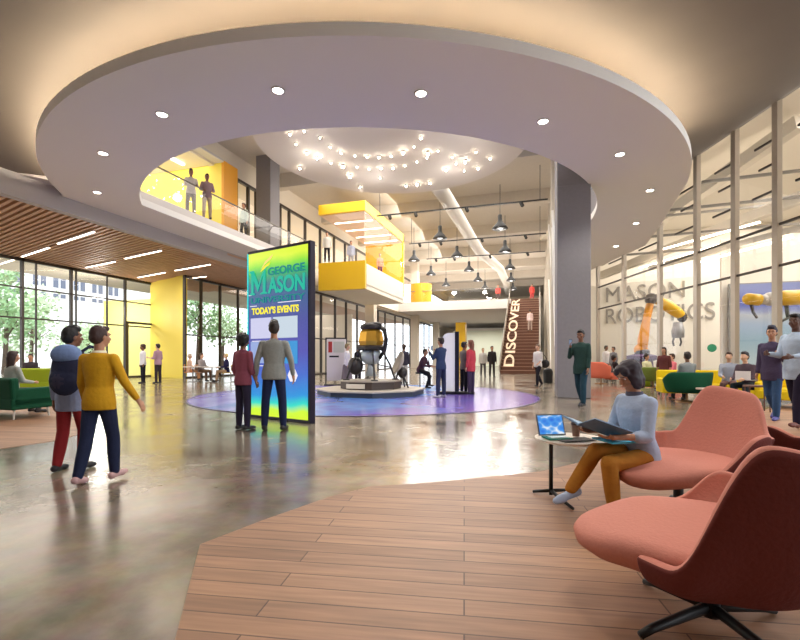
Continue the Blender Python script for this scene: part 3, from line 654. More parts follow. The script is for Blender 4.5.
# --- the pair walking away
add('pack', 'person in a pale blue jacket and red trousers carrying a navy backpack', 71, 4.75, (.12, 1), h=1.50, p=pose(WALK, legs=(((-.05, .0, -1), (-.07, -.14, -1)), ((.0, .24, -1), (.02, -.08, -1))), foot=(0, 0), head=(-25, 0), arms=(((-.14, -.12, -1), (-.04, .1, -1)), ((.15, .1, -1), (.05, .3, -1)))), skin='brown', hair=(BK, 'tall'),
    top=((150, 160, 192), 'long'), bottom=((150, 44, 48), 'trousers'), shoe=(38, 36, 42), det=2, hem=-.2)
add('must', 'person in a mustard sweater and navy trousers walking with one arm held out', 99, 4.3, (.05, 1), h=1.47, p=pose(WALK, legs=(((-.03, -.15, -1), (-.08, -.22, -1)), ((.0, .28, -1), (.04, .0, -1))), foot=(-8, 6), head=(-20, 0), arms=(((-.2, .1, -1), (-.1, .4, -1)), ((.42, .12, -1), (.62, .2, -1)))), skin='tan', hair=((62, 40, 38), 'short'),
    top=((196, 146, 30), 'long'), bottom=((34, 40, 66), 'trousers'), shoe=(190, 150, 150), det=2, hem=-.12, collar=(236, 226, 200))
# --- kiosk visitors
add('girl', 'woman in a mauve top and dark leggings looking up at the tall screen', 243, 7.45, (.5, .9), h=1.56, p=pose(STAND, legs=(((-.0, .0, -1), (-.02, -.03, -1)), ((.03, .04, -1), (.02, -.03, -1))), arms=(((-.1, -.1, -1), (-.0, .4, -1)), ((.12, .05, -1), (.0, .5, -1)))), skin='brown', hair=(BK, 'afro'), top=((142, 76, 92), 'rolled'), bottom=((48, 42, 62), 'trousers'), det=1)
add('tee', 'man in a grey tee with pale sleeves and navy trousers standing before the tall screen', 274, 7.4, (0, 1), h=1.77, p=pose(STAND, legs=(((-.12, 0, -1), (-.04, -.02, -1)), ((.12, 0, -1), (.04, -.02, -1))), arms=(((-.34, .0, -1), (-.1, .15, -1)), ((.34, .0, -1), (.1, .2, -1))), head=(8, 0)), skin='tan', hair=(DB, 'tall'), top=((150, 152, 148), 'long'), bottom=((34, 42, 74), 'trousers'), det=1, sw=1.1)
# --- pair by the yellow wall
add('w1', 'person in a white shirt and black trousers by the yellow entrance', 143, 20.5, (-.7, -.7), h=1.75, skin='brown', hair=(BR, 'curly'), top=((226, 224, 232), 'long'), bottom=((36, 36, 46), 'trousers'))
add('w2', 'person in a dusty pink shirt facing the white shirted person by the yellow wall', 158, 20.5, (-1, .2), h=1.78, p=pose(STAND, arms=(((-.2, .1, -1), (-.1, 1, .1)), ((.2, 0, -1), (.1, .5, -.6)))), skin='light', hair=(DB, 'short'), top=((176, 140, 158), 'rolled'), bottom=((60, 50, 56), 'trousers'))
# --- around the exhibit
add('ex1', 'person in a white shirt and long grey skirt behind the exhibit plinth', 347, 18.6, (.9, .1), h=1.72, skin='light', hair=((140, 120, 80), 'short'), top=((232, 230, 234), 'long'), bottom=((122, 112, 116), 'skirt'))
add('ex2', 'person in black leaning beside the long grey skirt at the exhibit', 358, 19.4, (.7, -.5), h=1.7, skin='brown', hair=(BK, 'short'), top=((44, 40, 44), 'rolled'), bottom=((60, 54, 58), 'trousers'))
add('ex3', 'person in a dark jacket with a white bag past the exhibit dish', 404, 20.5, (.2, 1), h=1.74, skin='tan', hair=(BR, 'curly'), top=((70, 66, 78), 'long'), bottom=((214, 210, 206), 'trousers'))
add('ex4', 'person in a maroon top leaning on a stool next to the phone photographer', 420, 17.2, (.6, -.3), h=1.74, p=pose(SITF, legs=(((-.1, .8, -.5), (-.02, -.35, -1)), ((.1, .95, -.25), (.0, .1, -1)))), seat=.62, skin='tan', hair=(DB, 'short'), top=((78, 52, 66), 'long'), bottom=((30, 28, 34), 'trousers'))
add('navy', 'man in a navy outfit taking a phone photo of the exhibit', 441, 13.3, (-.6, .6), h=1.76, p=pose(STAND, legs=(((-.1, 0, -1), (-.04, 0, -1)), ((.1, 0, -1), (.04, 0, -1))), arms=(((-.15, .5, -1), (.1, .7, .9)), ((.15, .5, -1), (-.3, .7, .9)))), skin='tan', hair=(DB, 'short'), top=((52, 66, 98), 'long'), bottom=((50, 56, 84), 'trousers'), shoe=(200, 200, 208))
add('red', 'person in a long red jacket reading the white panel', 471, 14.4, (-.5, .4), h=1.72, skin='light', hair=((130, 80, 60), 'long'), top=((200, 72, 84), 'long'), bottom=((74, 60, 84), 'trousers'), hem=-.2, p=pose(STAND, legs=(((-.04, 0, -1), (0, 0, -1)), ((.04, 0, -1), (0, 0, -1)))))
add('gry', 'person in a grey vest and black trousers between the white panel and the red jacket', 464, 14.8, (.6, .3), h=1.68, skin='brown', hair=(BK, 'short'), top=((120, 112, 110), 'short'), bottom=((36, 34, 42), 'trousers'), p=pose(STAND, arms=(((-.2, .1, -1), (-.1, 1, .3)), ((.2, 0, -1), (.1, .5, -.6)))))
add('far1', 'person in a pale grey coat strolling in front of the bright passage', 483, 27, (0, -1), h=1.72, skin='light', hair=((170, 150, 110), 'short'), top=((200, 196, 190), 'long'), bottom=((90, 84, 86), 'trousers'))
add('far2', 'person in black with a pale shirt front next to the pale grey coat', 492, 26.5, (.1, -1), h=1.82, skin='tan', hair=(BR, 'short'), top=((44, 40, 42), 'long'), bottom=((52, 46, 46), 'trousers'))
add('wht', 'man in a white shirt with a dark shoulder bag striding past the stairs', 538, 17.6, (-.6, -.4), h=1.66, p=pose(WALK, arms=(((-.18, .2, -1), (-.05, .6, -.4)), ((.18, -.1, -1), (.0, .3, -1)))), skin='light', hair=((120, 96, 80), 'short'), top=((222, 216, 214), 'rolled'), bottom=((38, 36, 46), 'trousers'))
add('stair', 'person in a pale pink shirt halfway up the stairs', 530, 36.4, (0, 1), h=1.7, z=3.32, skin='light', hair=(DB, 'short'), top=((238, 214, 214), 'long'), bottom=((190, 170, 160), 'trousers'))
add('toph', 'person in coral red at the top of the stairs', 532, 44.6, (0, -1), h=1.72, z=6.71, skin='tan', hair=(DB, 'short'), top=((226, 84, 78), 'long'), bottom=((200, 80, 80), 'trousers'))
add('topr', 'person in red by the glass rail of the far bridge', 498, 45.0, (0, -1), h=1.72, z=6.71, skin='tan', hair=(DB, 'short'), top=((222, 90, 84), 'long'), bottom=((80, 60, 60), 'trousers'))
# --- man with phone at the big column
add('green', 'man in a dark green sweater holding a phone to his face near the concrete column', 581, 10.7, (-.75, -.66), h=1.80, p=pose(WALK, legs=(((-.03, .2, -1), (0, .0, -1)), ((.03, -.15, -1), (0, -.5, -1))), foot=(4, -30), arms=(((-.12, .05, -1), (-.05, .3, -1)), ((.25, .35, -1), (-.35, .45, 1.2))), head=(10, 12)), skin='brown', hair=(BK, 'short'), top=((42, 66, 62), 'long'), bottom=((38, 66, 82), 'trousers'), shoe=(34, 34, 44), det=1, hem=-.2)
# --- woman on the lounge chair
PP['read'] = person('woman with dark bobbed hair in a pale blue cardigan reading on the pink chair', at(641, 3.5), ang(-1, -.22), h=1.53, det=2, seat=.37, skin='tan', hair=((40, 28, 40), 'bob'), top=((168, 182, 206), 'rolled'), bottom=((178, 118, 44), 'trousers'), shoe=(170, 186, 214), hem=-.12, collar=(96, 96, 112),
    p=dict(legs=(((-.12, 1, -.03), (0, -.12, -1)), ((-.10, 1, .14), (.12, .62, -1))), foot=(0, -18), spine=(0, .12, 1), head=(0, 26), arms=(((-.16, .25, -1), (.25, 1, -.02)), ((.16, .3, -1), (-.22, 1, .0))), palm=((.2, .1, 1), (-.2, .1, 1)), curl=(.35, .35)))
# --- right-hand standing pair
add('plum', 'smiling young man in a plum jacket holding a phone, striding by the yellow sofa', 772, 8.6, (-.9, -.45), h=1.76, p=pose(WALK, legs=(((-.02, .12, -1), (0, .02, -1)), ((.02, -.2, -1), (0, -.75, -1))), foot=(0, -40), arms=(((-.2, .15, -1), (-.1, .9, .45)), ((.15, -.05, -1), (.05, .25, -1))), head=(15, 0)), skin='tan', hair=((34, 30, 48), 'tall'), top=((70, 60, 84), 'long'), bottom=((56, 82, 118), 'trousers'), shoe=(86, 80, 150), det=1, hem=-.2)
add('blue', 'man in a pale blue shirt with a folded arm following the plum jacket', 796, 7.4, (-.95, -.2), h=1.84, p=pose(WALK, legs=(((-.02, .2, -1), (0, .05, -1)), ((.02, -.2, -1), (0, -.5, -1))), arms=(((-.15, .25, -1), (.1, 1, -.1)), ((.15, .2, -1), (-.1, 1, .1))), head=(15, 0)), skin='dark', hair=((30, 24, 26), 'short'), top=((172, 188, 208), 'long'), bottom=((38, 32, 52), 'trousers'), shoe=(110, 60, 50), det=1, hem=-.2)
# --- seated in the lounge on the far right
add('lab1', 'lab worker in white standing behind the glass next to the coral chair', 606, 24.5, (.5, -1), h=1.8, skin='brown', hair=(BK, 'short'), top=((226, 224, 226), 'long'), bottom=((120, 120, 130), 'trousers'))
add('lab2', 'lab worker in grey bending behind the glass next to the worker in white', 613.5, 23.6, (-.8, -.3), h=1.72, skin='tan', hair=(DB, 'short'), top=((120, 122, 130), 'long'), bottom=((90, 90, 100), 'trousers'))
add('s1', 'person in a pale grey shirt sitting upright on the yellow sofa', 729, 12.3, (-.6, -.8), h=1.72, p=SIT, seat=.42, skin='light', hair=(BR, 'short'), top=((160, 164, 178), 'long'), bottom=((120, 90, 84), 'trousers'))
add('s2', 'man in a brown jacket bent over a laptop on the yellow sofa', 750, 11.4, (-.9, -.4), h=1.8, p=SITF, seat=.42, skin='light', hair=((40, 30, 34), 'short'), top=((84, 68, 76), 'long'), bottom=((40, 50, 56), 'trousers'))
add('s3', 'person in a grey shirt seen from behind in the dark green armchair', 688, 12.3, (.05, 1), h=1.74, p=SIT, seat=.42, skin='brown', hair=(DB, 'short'), top=((142, 146, 146), 'long'), bottom=((70, 70, 80), 'trousers'))
add('s4', 'standing woman in a dark brown top and coral trousers beside the dark green armchair', 664, 14.6, (-.6, -.5), h=1.5, skin='tan', hair=(DB, 'long'), top=((96, 52, 52), 'rolled'), bottom=((226, 158, 130), 'trousers'))
add('s5', 'person in pink sitting behind the woman in coral trousers', 673, 16.4, (-1, 0), h=1.7, p=SIT, seat=.42, skin='light', hair=(BR, 'short'), top=((222, 120, 132), 'long'), bottom=((226, 150, 140), 'trousers'))
add('s6', 'person in black reclining on the coral lounge chair', 618, 20.2, (1, -.15), h=1.7, p=pose(SIT, spine=(0, -.35, 1)), seat=.4, skin='brown', hair=(BK, 'curly'), top=((40, 38, 42), 'long'), bottom=((44, 42, 46), 'trousers'))
add('s7', 'person in pale yellow sitting by the olive armchair under the robot arm', 646, 18.4, (.3, -1), h=1.7, p=SIT, seat=.42, skin='tan', hair=(DB, 'curly'), top=((214, 208, 170), 'long'), bottom=((150, 140, 100), 'trousers'))
# --- seated at far left
add('l1', 'woman in a pale grey top with a long ponytail sitting in the dark green sofa', 11, 9.3, (.35, .9), h=1.7, p=SIT, seat=.42, skin='tan', hair=((62, 44, 40), 'long'), top=((176, 176, 168), 'long'), bottom=((90, 90, 90), 'trousers'), det=0)
add('l2', 'person in a black and white patterned top by the lime armchair', 31, 16.3, (.4, -.9), h=1.68, p=SIT, seat=.42, skin='tan', hair=(DB, 'short'), top=((60, 54, 58), 'short'), bottom=((120, 110, 110), 'trousers'))
add('l3', 'blond person in a blush top standing half hidden by the backpack', 59, 12.4, (.3, 1), h=1.5, skin='light', hair=((186, 156, 120), 'bun'), top=((212, 176, 170), 'long'), bottom=((150, 130, 130), 'trousers'))
add('c1', 'person in a grey shirt at the cafe table by the tall panes', 201, 22.0, (.9, -.3), h=1.75, p=SIT, seat=.45, skin='light', hair=(BR, 'short'), top=((150, 142, 142), 'long'), bottom=((120, 96, 80), 'trousers'))
add('c2', 'blond person in a navy jumper at the cafe table end', 227, 21.6, (-.9, -.4), h=1.75, p=SIT, seat=.45, skin='light', hair=((206, 186, 130), 'short'), top=((34, 30, 70), 'long'), bottom=((170, 140, 110), 'trousers'))
add('c3', 'person in a beige jumper seated in front of the yellow wall edge', 189, 22.6, (.8, .3), h=1.7, p=SIT, seat=.45, skin='light', hair=((190, 170, 150), 'short'), top=((222, 190, 170), 'long'), bottom=((190, 140, 100), 'trousers'))
# --- upper floor
ZG = EYE+5.51
add('u1', 'person in a white top leaning on the upper gallery rail by the yellow wall', 191, 17.6, (.5, -1), h=1.8, z=ZG, skin='brown', hair=(BK, 'tall'), top=((196, 186, 180), 'long'), bottom=((120, 112, 106), 'trousers'), p=pose(STAND, legs=(((-.05, 0, -1), (0, -.05, -1)), ((.1, .1, -1), (0, -.3, -1))), arms=(((-.2, .3, -1), (.1, 1, -.2)), ((.2, .3, -1), (-.1, 1, -.2)))))
add('u2', 'person in a mauve shirt and beige trousers on the upper gallery', 207, 18.0, (.6, -1), h=1.78, z=ZG, skin='brown', hair=(BK, 'short'), top=((140, 116, 122), 'long'), bottom=((168, 148, 128), 'trousers'), p=pose(STAND, arms=(((-.3, .1, -1), (.3, .8, -.3)), ((.3, .1, -1), (-.3, .8, -.3)))))
add('u3', 'person in pale green and black trousers at the rail past the orange panel', 244, 21.3, (-.5, -1), h=1.74, z=ZG, skin='tan', hair=((90, 50, 40), 'short'), top=((176, 190, 180), 'long'), bottom=((44, 42, 44), 'trousers'), p=pose(STAND, legs=(((-.05, 0, -1), (0, -.05, -1)), ((.1, .1, -1), (0, -.3, -1)))))
add('u4', 'person in a white shirt and black trousers on the upper floor before the yellow pod', 327, 26.2, (0, -1), h=1.74, z=ZG, skin='tan', hair=(BR, 'short'), top=((222, 216, 206), 'long'), bottom=((40, 36, 38), 'trousers'))
add('u5', 'person in grey blue standing inside the yellow pod near its parapet', 351, 28.2, (.2, -1), h=1.74, z=ZG, skin='tan', hair=(BR, 'short'), top=((160, 164, 184), 'long'), bottom=((150, 150, 160), 'trousers'))
add('u6', 'person in maroon standing by the far wall inside the yellow pod', 380, 31.6, (.4, -1), h=1.74, z=ZG, skin='light', hair=(BR, 'short'), top=((214, 150, 120), 'long'), bottom=((110, 50, 90), 'trousers'))
# ================================================================= downlights, star lights, pendants, duct
proto = None
DLL = ['third ring downlight counted up from the timber ceiling', 'second ring downlight counted up from the timber ceiling', 'lowest ring downlight on the timber ceiling side',
       'ring downlight high above the tall digital screen', 'ring downlight high above the yellow pod and pendant lamps', 'ring downlight just above the top of the concrete column',
       'first ring downlight from the column head towards the glass wall', 'second ring downlight from the column head, closest to the glass posts', 'third ring downlight down from the column head', 'smallest and lowest ring downlight beside the concrete column']
for k, (ix, iy) in enumerate(((162, 114), (103, 153), (97, 192), (278, 90), (421, 93), (543, 121), (620, 154), (650, 190), (636, 223), (616, 246))):
    p = at(ix, F*5/(HOR-iy), ZD)
    if proto is None:
        proto = e = empty('downlight', p); b = MB(); b.lathe([(.10, .0), (.13, 0), (.13, -.02), (.10, -.02), (.10, 0)], n=20); b.build('trim_ring', M_PLASTER, e)
        b = MB(); b.lathe([(0, -.012), (.10, -.012)], n=20); b.build('lens', M_SPOTG, e)
    else: e = copy_tree(proto); e.location = p
    tag(e, DLL[k], 'light', 'downlights in the ring ceiling')
stars = [(290, 134), (296, 144), (304, 131), (320, 138), (330, 147), (321, 157), (341, 153), (307, 153), (317, 158), (331, 163), (343, 166), (355, 156), (367, 157), (379, 157), (391, 156), (403, 152), (414, 147), (421, 138), (428, 153), (438, 151), (452, 157), (360, 187), (357, 167), (369, 169), (381, 168), (393, 168), (405, 166), (417, 162), (427, 158), (406, 186), (417, 184), (430, 183), (314, 181), (287, 173), (275, 165), (262, 153), (456, 164), (465, 161), (478, 168), (476, 152), (490, 158), (464, 171), (300, 168), (350, 176), (380, 178), (446, 170)]
proto = None
for k, (ix, iy) in enumerate(stars):
    z = EYE+8.46; d = F*7.2/(HOR-iy); d = F*(z-.02-EYE)/(HOR-iy); p = at(ix, d, z)
    q = p - Vector((sc.x, sc.y, 0))
    if math.hypot(q.x, q.y) > 5.2: continue
    s_ = random.choice((.6, .8, 1, 1.4))
    if proto is None:
        proto = e = empty('star_light', p); b = MB(); b.lathe([(0, .02), (.045, .02), (.045, -.02), (0, -.02)], n=10); b.build('socket', M_METAL, e)
        b = MB(); b.ball((0, 0, -.05), (.04, .04, .04), 10); b.build('bulb', mat('star_glow', (255, 240, 215), emit=60), e)
    else: e = copy_tree(proto); e.location = p; e.scale = (s_, s_, s_)
    tag(e, 'small glowing star light on the underside of the round upper disc', 'light', 'star lights under the upper disc')
PL = [((500, 229), 'largest black pendant lamp, hanging beside the concrete piers'), ((505, 252), 'black pendant lamp second in the row by the piers'), ((510, 269), 'black pendant lamp third in the row by the piers'), ((511, 281), 'black pendant lamp fourth in the row by the piers'), ((513, 290), 'smallest black pendant lamp ending the row by the piers'),
      ((440, 239), 'black pendant lamp nearest the viewer in the middle row, before the duct'), ((457, 257), 'black pendant lamp second in the middle row'), ((469, 271), 'black pendant lamp third in the middle row'), ((478, 281), 'black pendant lamp fourth in the middle row'), ((485, 289), 'smallest black pendant lamp in the middle row'),
      ((414, 261), 'black pendant lamp beside the yellow pod'), ((431, 275), 'black pendant lamp second out from the yellow pod'), ((446, 286), 'black pendant lamp third out from the yellow pod')]
PL[5] = (PL[5][0], 'first and biggest black pendant lamp of the middle row, before the duct')
proto = None
for (ix, iy), lab in PL:
    d = F*7.7/(HOR-iy); p = at(ix, d, EYE+7.7)
    if proto is None:
        proto = e = empty('pendant_lamp', p); b = MB(); b.lathe([(.47, 0), (.46, .06), (.36, .2), (.2, .36), (.12, .5), (.12, .78), (.1, .86), (0, .87)], n=28); b.lathe([(.45, .01), (.34, .2), (0, .36)], n=28); b.build('lamp_shade', M_BLACK, e, smooth=True)
        b = MB(); b.lathe([(0, .03), (.40, .03), (.40, .06), (0, .06)], n=24); b.build('diffuser', mat('pendant_glow', (255, 244, 226), emit=7), e)
        b = MB(); b.tube([(0, 0, .85), (0, 0, ZT-EYE-7.7-.02)], .018, 6); b.build('cord', M_BLACK, e)
    else: e = copy_tree(proto); e.location = p
    tag(e, lab, 'pendant lamp', 'black pendant lamps over the hall')
b = MB(); b.tube([at(v[0], F*9.1/(HOR-v[1]), EYE+9.1) for v in ((438, 186, 24.5), (446, 198, 26.5), (458, 217, 30), (469, 235, 34), (480, 252, 39.5), (492, 262, 44), (500, 269, 48), (506, 282, 56), (508, 292, 64))], [.42]*9, 16, flat=1)
tag(b.build('air_duct', mat('white_duct', (206, 200, 190), rough=.5), smooth=True), 'long winding pale air duct under the high ceiling', 'duct')
for k, y in enumerate((25.5, 32.5, 38)):
    e = empty('lighting_track', (-6, y, ZT-1.9)); b = MB(); b.bar((-3.4, 0, 0), (6.4, 0, 0), .07, .07); b.build('rail', M_BLACK, e)
    for x in (-2.6, -1, 2, 5): q = MB(); q.bar((x, 0, -.04), (x+.1, -.1, -.28), .14, .14); q.build('spot_head', M_BLACK, e)
    for x in (-3.2, 6): q = MB(); q.bar((x, 0, 0), (x, 0, 1.89), .03, .03); q.build('hanger', M_BLACK, e)
    tag(e, ('black lighting track closest to the star disc', 'black lighting track in the middle of the high ceiling', 'black lighting track far down the high ceiling')[k], 'light track', 'lighting tracks under the high ceiling')
# ================================================================= yellow pod
X0, X1, Y0, Y1, Z0, Z1 = -13.1, -10.0, 25.1, 33.2, EYE+4.1, EYE+9.4
e = empty('viewing_pod', ((X0+X1)/2, (Y0+Y1)/2, Z0)); tag(e, 'cantilevered yellow viewing pod with open glazed sides above the exhibit hall', 'pod')
w, l, h = X1-X0, Y1-Y0, Z1-Z0
b = MB(); b.box((0, 0, h-.3), (w, l, .6)); b.box((0, -l/2+.1, .85), (w, .2, 1.7)); b.build('shell', M_YEL, e)
b = MB(); b.box((0, l/2-.1, h/2+.2), (w, .2, h-.6)); b.build('end_wall', mat('warm_yellow', (246, 190, 40), rough=.5), e)
b = MB(); b.box((0, .1, .15), (w-.02, l-.4, .3)); b.box((w/2-.08, .1, .9), (.14, l-.4, 1.3)); b.build('side_parapet', M_CREAM, e)
b = MB(); b.box((0, .05, 1.25), (w-.1, l-.4, .1)); b.build('floor_plate', M_CREAM, e)
b = MB(); b.box((0, .05, h-.62), (w-.1, l-.3, .04)); b.build('soffit', mat('pink_tan_soffit', (222, 190, 164), rough=.6), e)
for y in (-2.2, -.4, 1.4, 3.0): q = MB(); q.box((0, y, h-.655), (w-.5, .09, .03)); q.build('strip_light', M_STRIP, e)
b = MB(); b.quad((-w/2, -l/2+.1, 1.7), (w/2, -l/2+.1, 1.7), (w/2, -l/2+.1, h-.4), (-w/2, -l/2+.1, h-.4)); b.quad((w/2-.05, -l/2, 1.7), (w/2-.05, l/2, 1.7), (w/2-.05, l/2, h-.4), (w/2-.05, -l/2, h-.4)); b.build('glass', M_GLASS, e)
# ================================================================= stairs
SX0, SX1, SY0 = -2.75, -.05, W(8, 32).y; SY1 = SY0+11.5; HS = EYE+5.5; n = 26
e = empty('staircase', ((SX0+SX1)/2, SY0, 0)); tag(e, 'straight brown staircase with large lettering running up its risers', 'staircase')
mw_ = (SX1-SX0); b = MB(); c = MB()
for k in range(n):
    y = k*11.5/n; z = (k+1)*HS/n; b.box((0, (y+11.5)/2, z-HS/n/2), (mw_, 11.5-y, HS/n)); c.box((0, y+.02, z-.015), (mw_+.01, .10, .035))
b.build('steps', mat('brown_risers', (104, 66, 50), rough=.6), e); c.build('nosing', mat('step_nosing', (168, 132, 108), rough=.5), e)
for sx in (-1, 1):
    q = MB(); q.bar((sx*(mw_/2+.05), 0, .35), (sx*(mw_/2+.05), 11.5, HS+.35), .07, .6); q.build('stringer', M_CONCW, e)
    q = MB(); q.tube([(sx*mw_/2, 0, 1.1), (sx*mw_/2, 11.5, HS+1.1)], .03, 8)
    for t in range(6): q.tube([(sx*mw_/2, t*2.3, t*HS/5+.1), (sx*mw_/2, t*2.3, t*HS/5+1.1)], .02, 6)
    q.build('handrail', M_METAL, e)
sl = math.atan2(HS, 11.5); Ls = math.hypot(HS, 11.5)
o = text('lettering', 'DISCOVER', 1.02, (-mw_/2+.62, 11.5*.5-.09, HS*.5+.2), (0, 0, 0), mat('lettering_tan', (226, 200, 170), rough=.6), e, .01, 'CENTER', bold=.02)
o.rotation_euler = (Matrix.Rotation(sl, 4, 'X') @ Matrix.Rotation(PI/2, 4, 'Z')).to_euler()
bpy.context.view_layer.update(); o.scale = (Ls*.93/max(o.dimensions.x, .1), 1, 1)
# bridge balustrade + plants on it
e = empty('bridge_balustrade', (-8.2, 43.6, HS)); tag(e, 'glass balustrade with steel rail along the far bridge', 'balustrade')
b = MB(); b.quad((-5.5, 0, 0), (5.2, 0, 0), (5.2, 0, 1.05), (-5.5, 0, 1.05)); b.build('glass', M_GLASS, e)
b = MB(); b.bar((-5.5, 0, 1.08), (5.2, 0, 1.08), .06, .06)
b.build('rail', M_METAL, e)
e = empty('gallery_balustrade', (XE, 12, ZG)); tag(e, 'glass balustrade with steel handrail along the upper gallery edge', 'balustrade')
b = MB(); b.quad((-.06, -.3, 0), (-.06, 12.0, 0), (-.06, 12.0, 1.05), (-.06, -.3, 1.05)); b.build('glass', M_GLASS, e)
b = MB(); b.tube([(-.06, -.3, 1.08), (-.06, 12, 1.08)], .03, 8); b.build('rail', M_METAL, e)
e = empty('planter_chair', (-11.6, 44.6, HS)); tag(e, 'yellow curved screen on the far bridge by the column', 'screen'); e.name = 'curved_screen'
b = MB(); b.rings([[Vector((1.1*math.cos(t)*r, 1.1*math.sin(t)*r, z)) for z, r in ((0, 1), (1.9, 1), (1.9, .93), (0, .93))] for t in [PI+PI*k/14 for k in range(15)]]); b.build('panel', M_ORG, e, smooth=False)
# ================================================================= tall screen
pl, pr = at(247, 9.0), at(310, 8.06); dv = (pr-pl).normalized(); wK = (pr-pl).length; HK = 3.3
e = empty('digital_kiosk', pl, math.atan2(dv.y, dv.x)); tag(e, 'tall dark framed digital screen showing the university logo and events', 'digital screen')
b = MB(); b.box((wK/2, .075, HK/2), (wK, .13, HK)); b.build('cabinet', mat('kiosk_frame', (36, 30, 52), rough=.3, metal=.4), e, bevel=.01)
m = mat('kiosk_image', (50, 80, 160), rough=.2); nt = m.node_tree; bs = nt.nodes['Principled BSDF']
tc = nt.nodes.new('ShaderNodeTexCoord'); sp = nt.nodes.new('ShaderNodeSeparateXYZ'); nt.links.new(tc.outputs['Generated'], sp.inputs[0])
nz = nt.nodes.new('ShaderNodeTexNoise'); nz.inputs['Scale'].default_value = 3; nt.links.new(tc.outputs['Generated'], nz.inputs['Vector'])
ma = nt.nodes.new('ShaderNodeMath'); ma.operation = 'MULTIPLY_ADD'; ma.inputs[1].default_value = .06; nt.links.new(nz.outputs['Fac'], ma.inputs[0]); nt.links.new(sp.outputs[2], ma.inputs[2])
rp = ramp_nodes(nt, [(.02, (206, 232, 20)), (.07, (196, 236, 40)), (.11, (40, 210, 190)), (.16, (30, 140, 210)), (.28, (48, 92, 190)), (.42, (56, 52, 158)), (.6, (44, 50, 140)), (.74, (28, 72, 130)), (.83, (20, 104, 120)), (.9, (20, 172, 84)), (.94, (130, 214, 50)), (.99, (214, 236, 60))], ma.outputs[0])
bs.inputs['Base Color'].default_value = (0, 0, 0, 1); nt.links.new(rp.outputs[0], bs.inputs['Emission Color']); bs.inputs['Emission Strength'].default_value = .95
b = MB(); b.quad((.05, .0, .06), (wK-.05, .0, .06), (wK-.05, .0, HK-.06), (.05, .0, HK-.06)); b.build('screen', m, e)
b = MB(); b.box((.03, -.004, HK/2), (.028, .008, HK-.1)); b.build('edge_light', mat('cyan_edge', (30, 200, 205), emit=.9), e)
def em(n, c, s=.95):
    q = mat(n, c, emit=s); q.node_tree.nodes['Principled BSDF'].inputs['Base Color'].default_value = (0, 0, 0, 1); return q
M_TEAL, M_TYEL, M_WHT = em('screen_teal', (26, 178, 150)), em('screen_yellow', (240, 226, 60)), em('screen_white', (232, 228, 240))
def stx(body, size, x, z, m, L=None, bold=.0, nm='lettering'):
    o = text(nm, body, size, (x, -.008, z), (PI/2, 0, 0), m, e, .002, 'LEFT', bold=bold)
    bpy.context.view_layer.update()
    if L: o.scale = (L/max(o.dimensions.x, .01), 1, 1)
    return o
# serif logo: M with slab serifs and the quill strokes, ASON smaller
def serif_m(x, z, w_, h_):
    b = MB(); y = -.01
    def poly(*pts): b.quad(*[(x+px*w_, y, z+pz*h_) for px, pz in pts])
    poly((0, 0), (.3, 0), (.3, .05), (.22, .08), (.22, .9), (.08, .9), (.08, .08), (0, .05))
    poly((-.02, .95), (.24, .95), (.52, .38), (.47, .1), (.1, .82), (-.02, .9))
    poly((.47, .1), (.52, .38), (.72, .8), (.92, 1.02), (1.12, 1.1), (.94, .98), (.72, .66))
    poly((.62, 0), (1.02, 0), (1.02, .05), (.92, .08), (.92, .92), (.76, .78), (.76, .08), (.62, .05))
    b.build('logo_letter', M_TEAL, e)
serif_m(.10, 2.42, .5, .50); stx('ASON', .42, .64, 2.555, M_TEAL, .98, .012); stx('GEORGE', .2, .62, 2.83, em('screen_deep_teal', (20, 128, 126)), .98, .006); stx('UNIVERSITY', .15, .12, 2.30, em('screen_deep_teal', (20, 128, 126)), 1.48, .004)
for (pts, m_) in ((((.42, 2.90), (.55, 3.05), (.78, 3.17), (.72, 3.08), (.55, 2.99)), em('quill_amber', (236, 214, 120))), (((.40, 2.85), (.5, 2.95), (.7, 3.03), (.66, 2.96), (.52, 2.90)), M_TYEL)):
    b = MB(); b.quad(*[(px, -.01, pz) for px, pz in pts]); b.build('quill', m_, e)
stx("TODAY'S EVENTS", .17, .16, 2.09, M_TYEL, 1.3, .008)
for k, (x, z, w_, h_, c_) in enumerate(((.12, 1.56, .6, .40, (206, 206, 236)), (.76, 1.56, .66, .40, (200, 214, 226)), (.12, 1.08, .6, .42, (150, 170, 220)), (.76, 1.08, .66, .42, (60, 150, 214)))):
    q = MB(); q.quad((x, -.006, z), (x+w_, -.006, z), (x+w_, -.006, z+h_), (x, -.006, z+h_)); q.build('event_picture', em('event_%d' % k, c_, .85), e)
b = MB(); b.lathe([(.1, 0), (.13, 0), (.13, .004), (.1, .004), (.1, 0)], n=6); o = b.build('badge', M_WHT, e); o.location = (1.3, -.01, .86); o.rotation_euler = (PI/2, 0, 0)
for z, x, L in ((2.23, .9, .6), (2.2, .1, .2), (2.42, .06, .08), (1.51, .16, .3), (1.03, .16, .4)): q = MB(); q.box((x+L/2, -.007, z), (L, .004, .014)); q.build('caption_line', M_WHT, e)
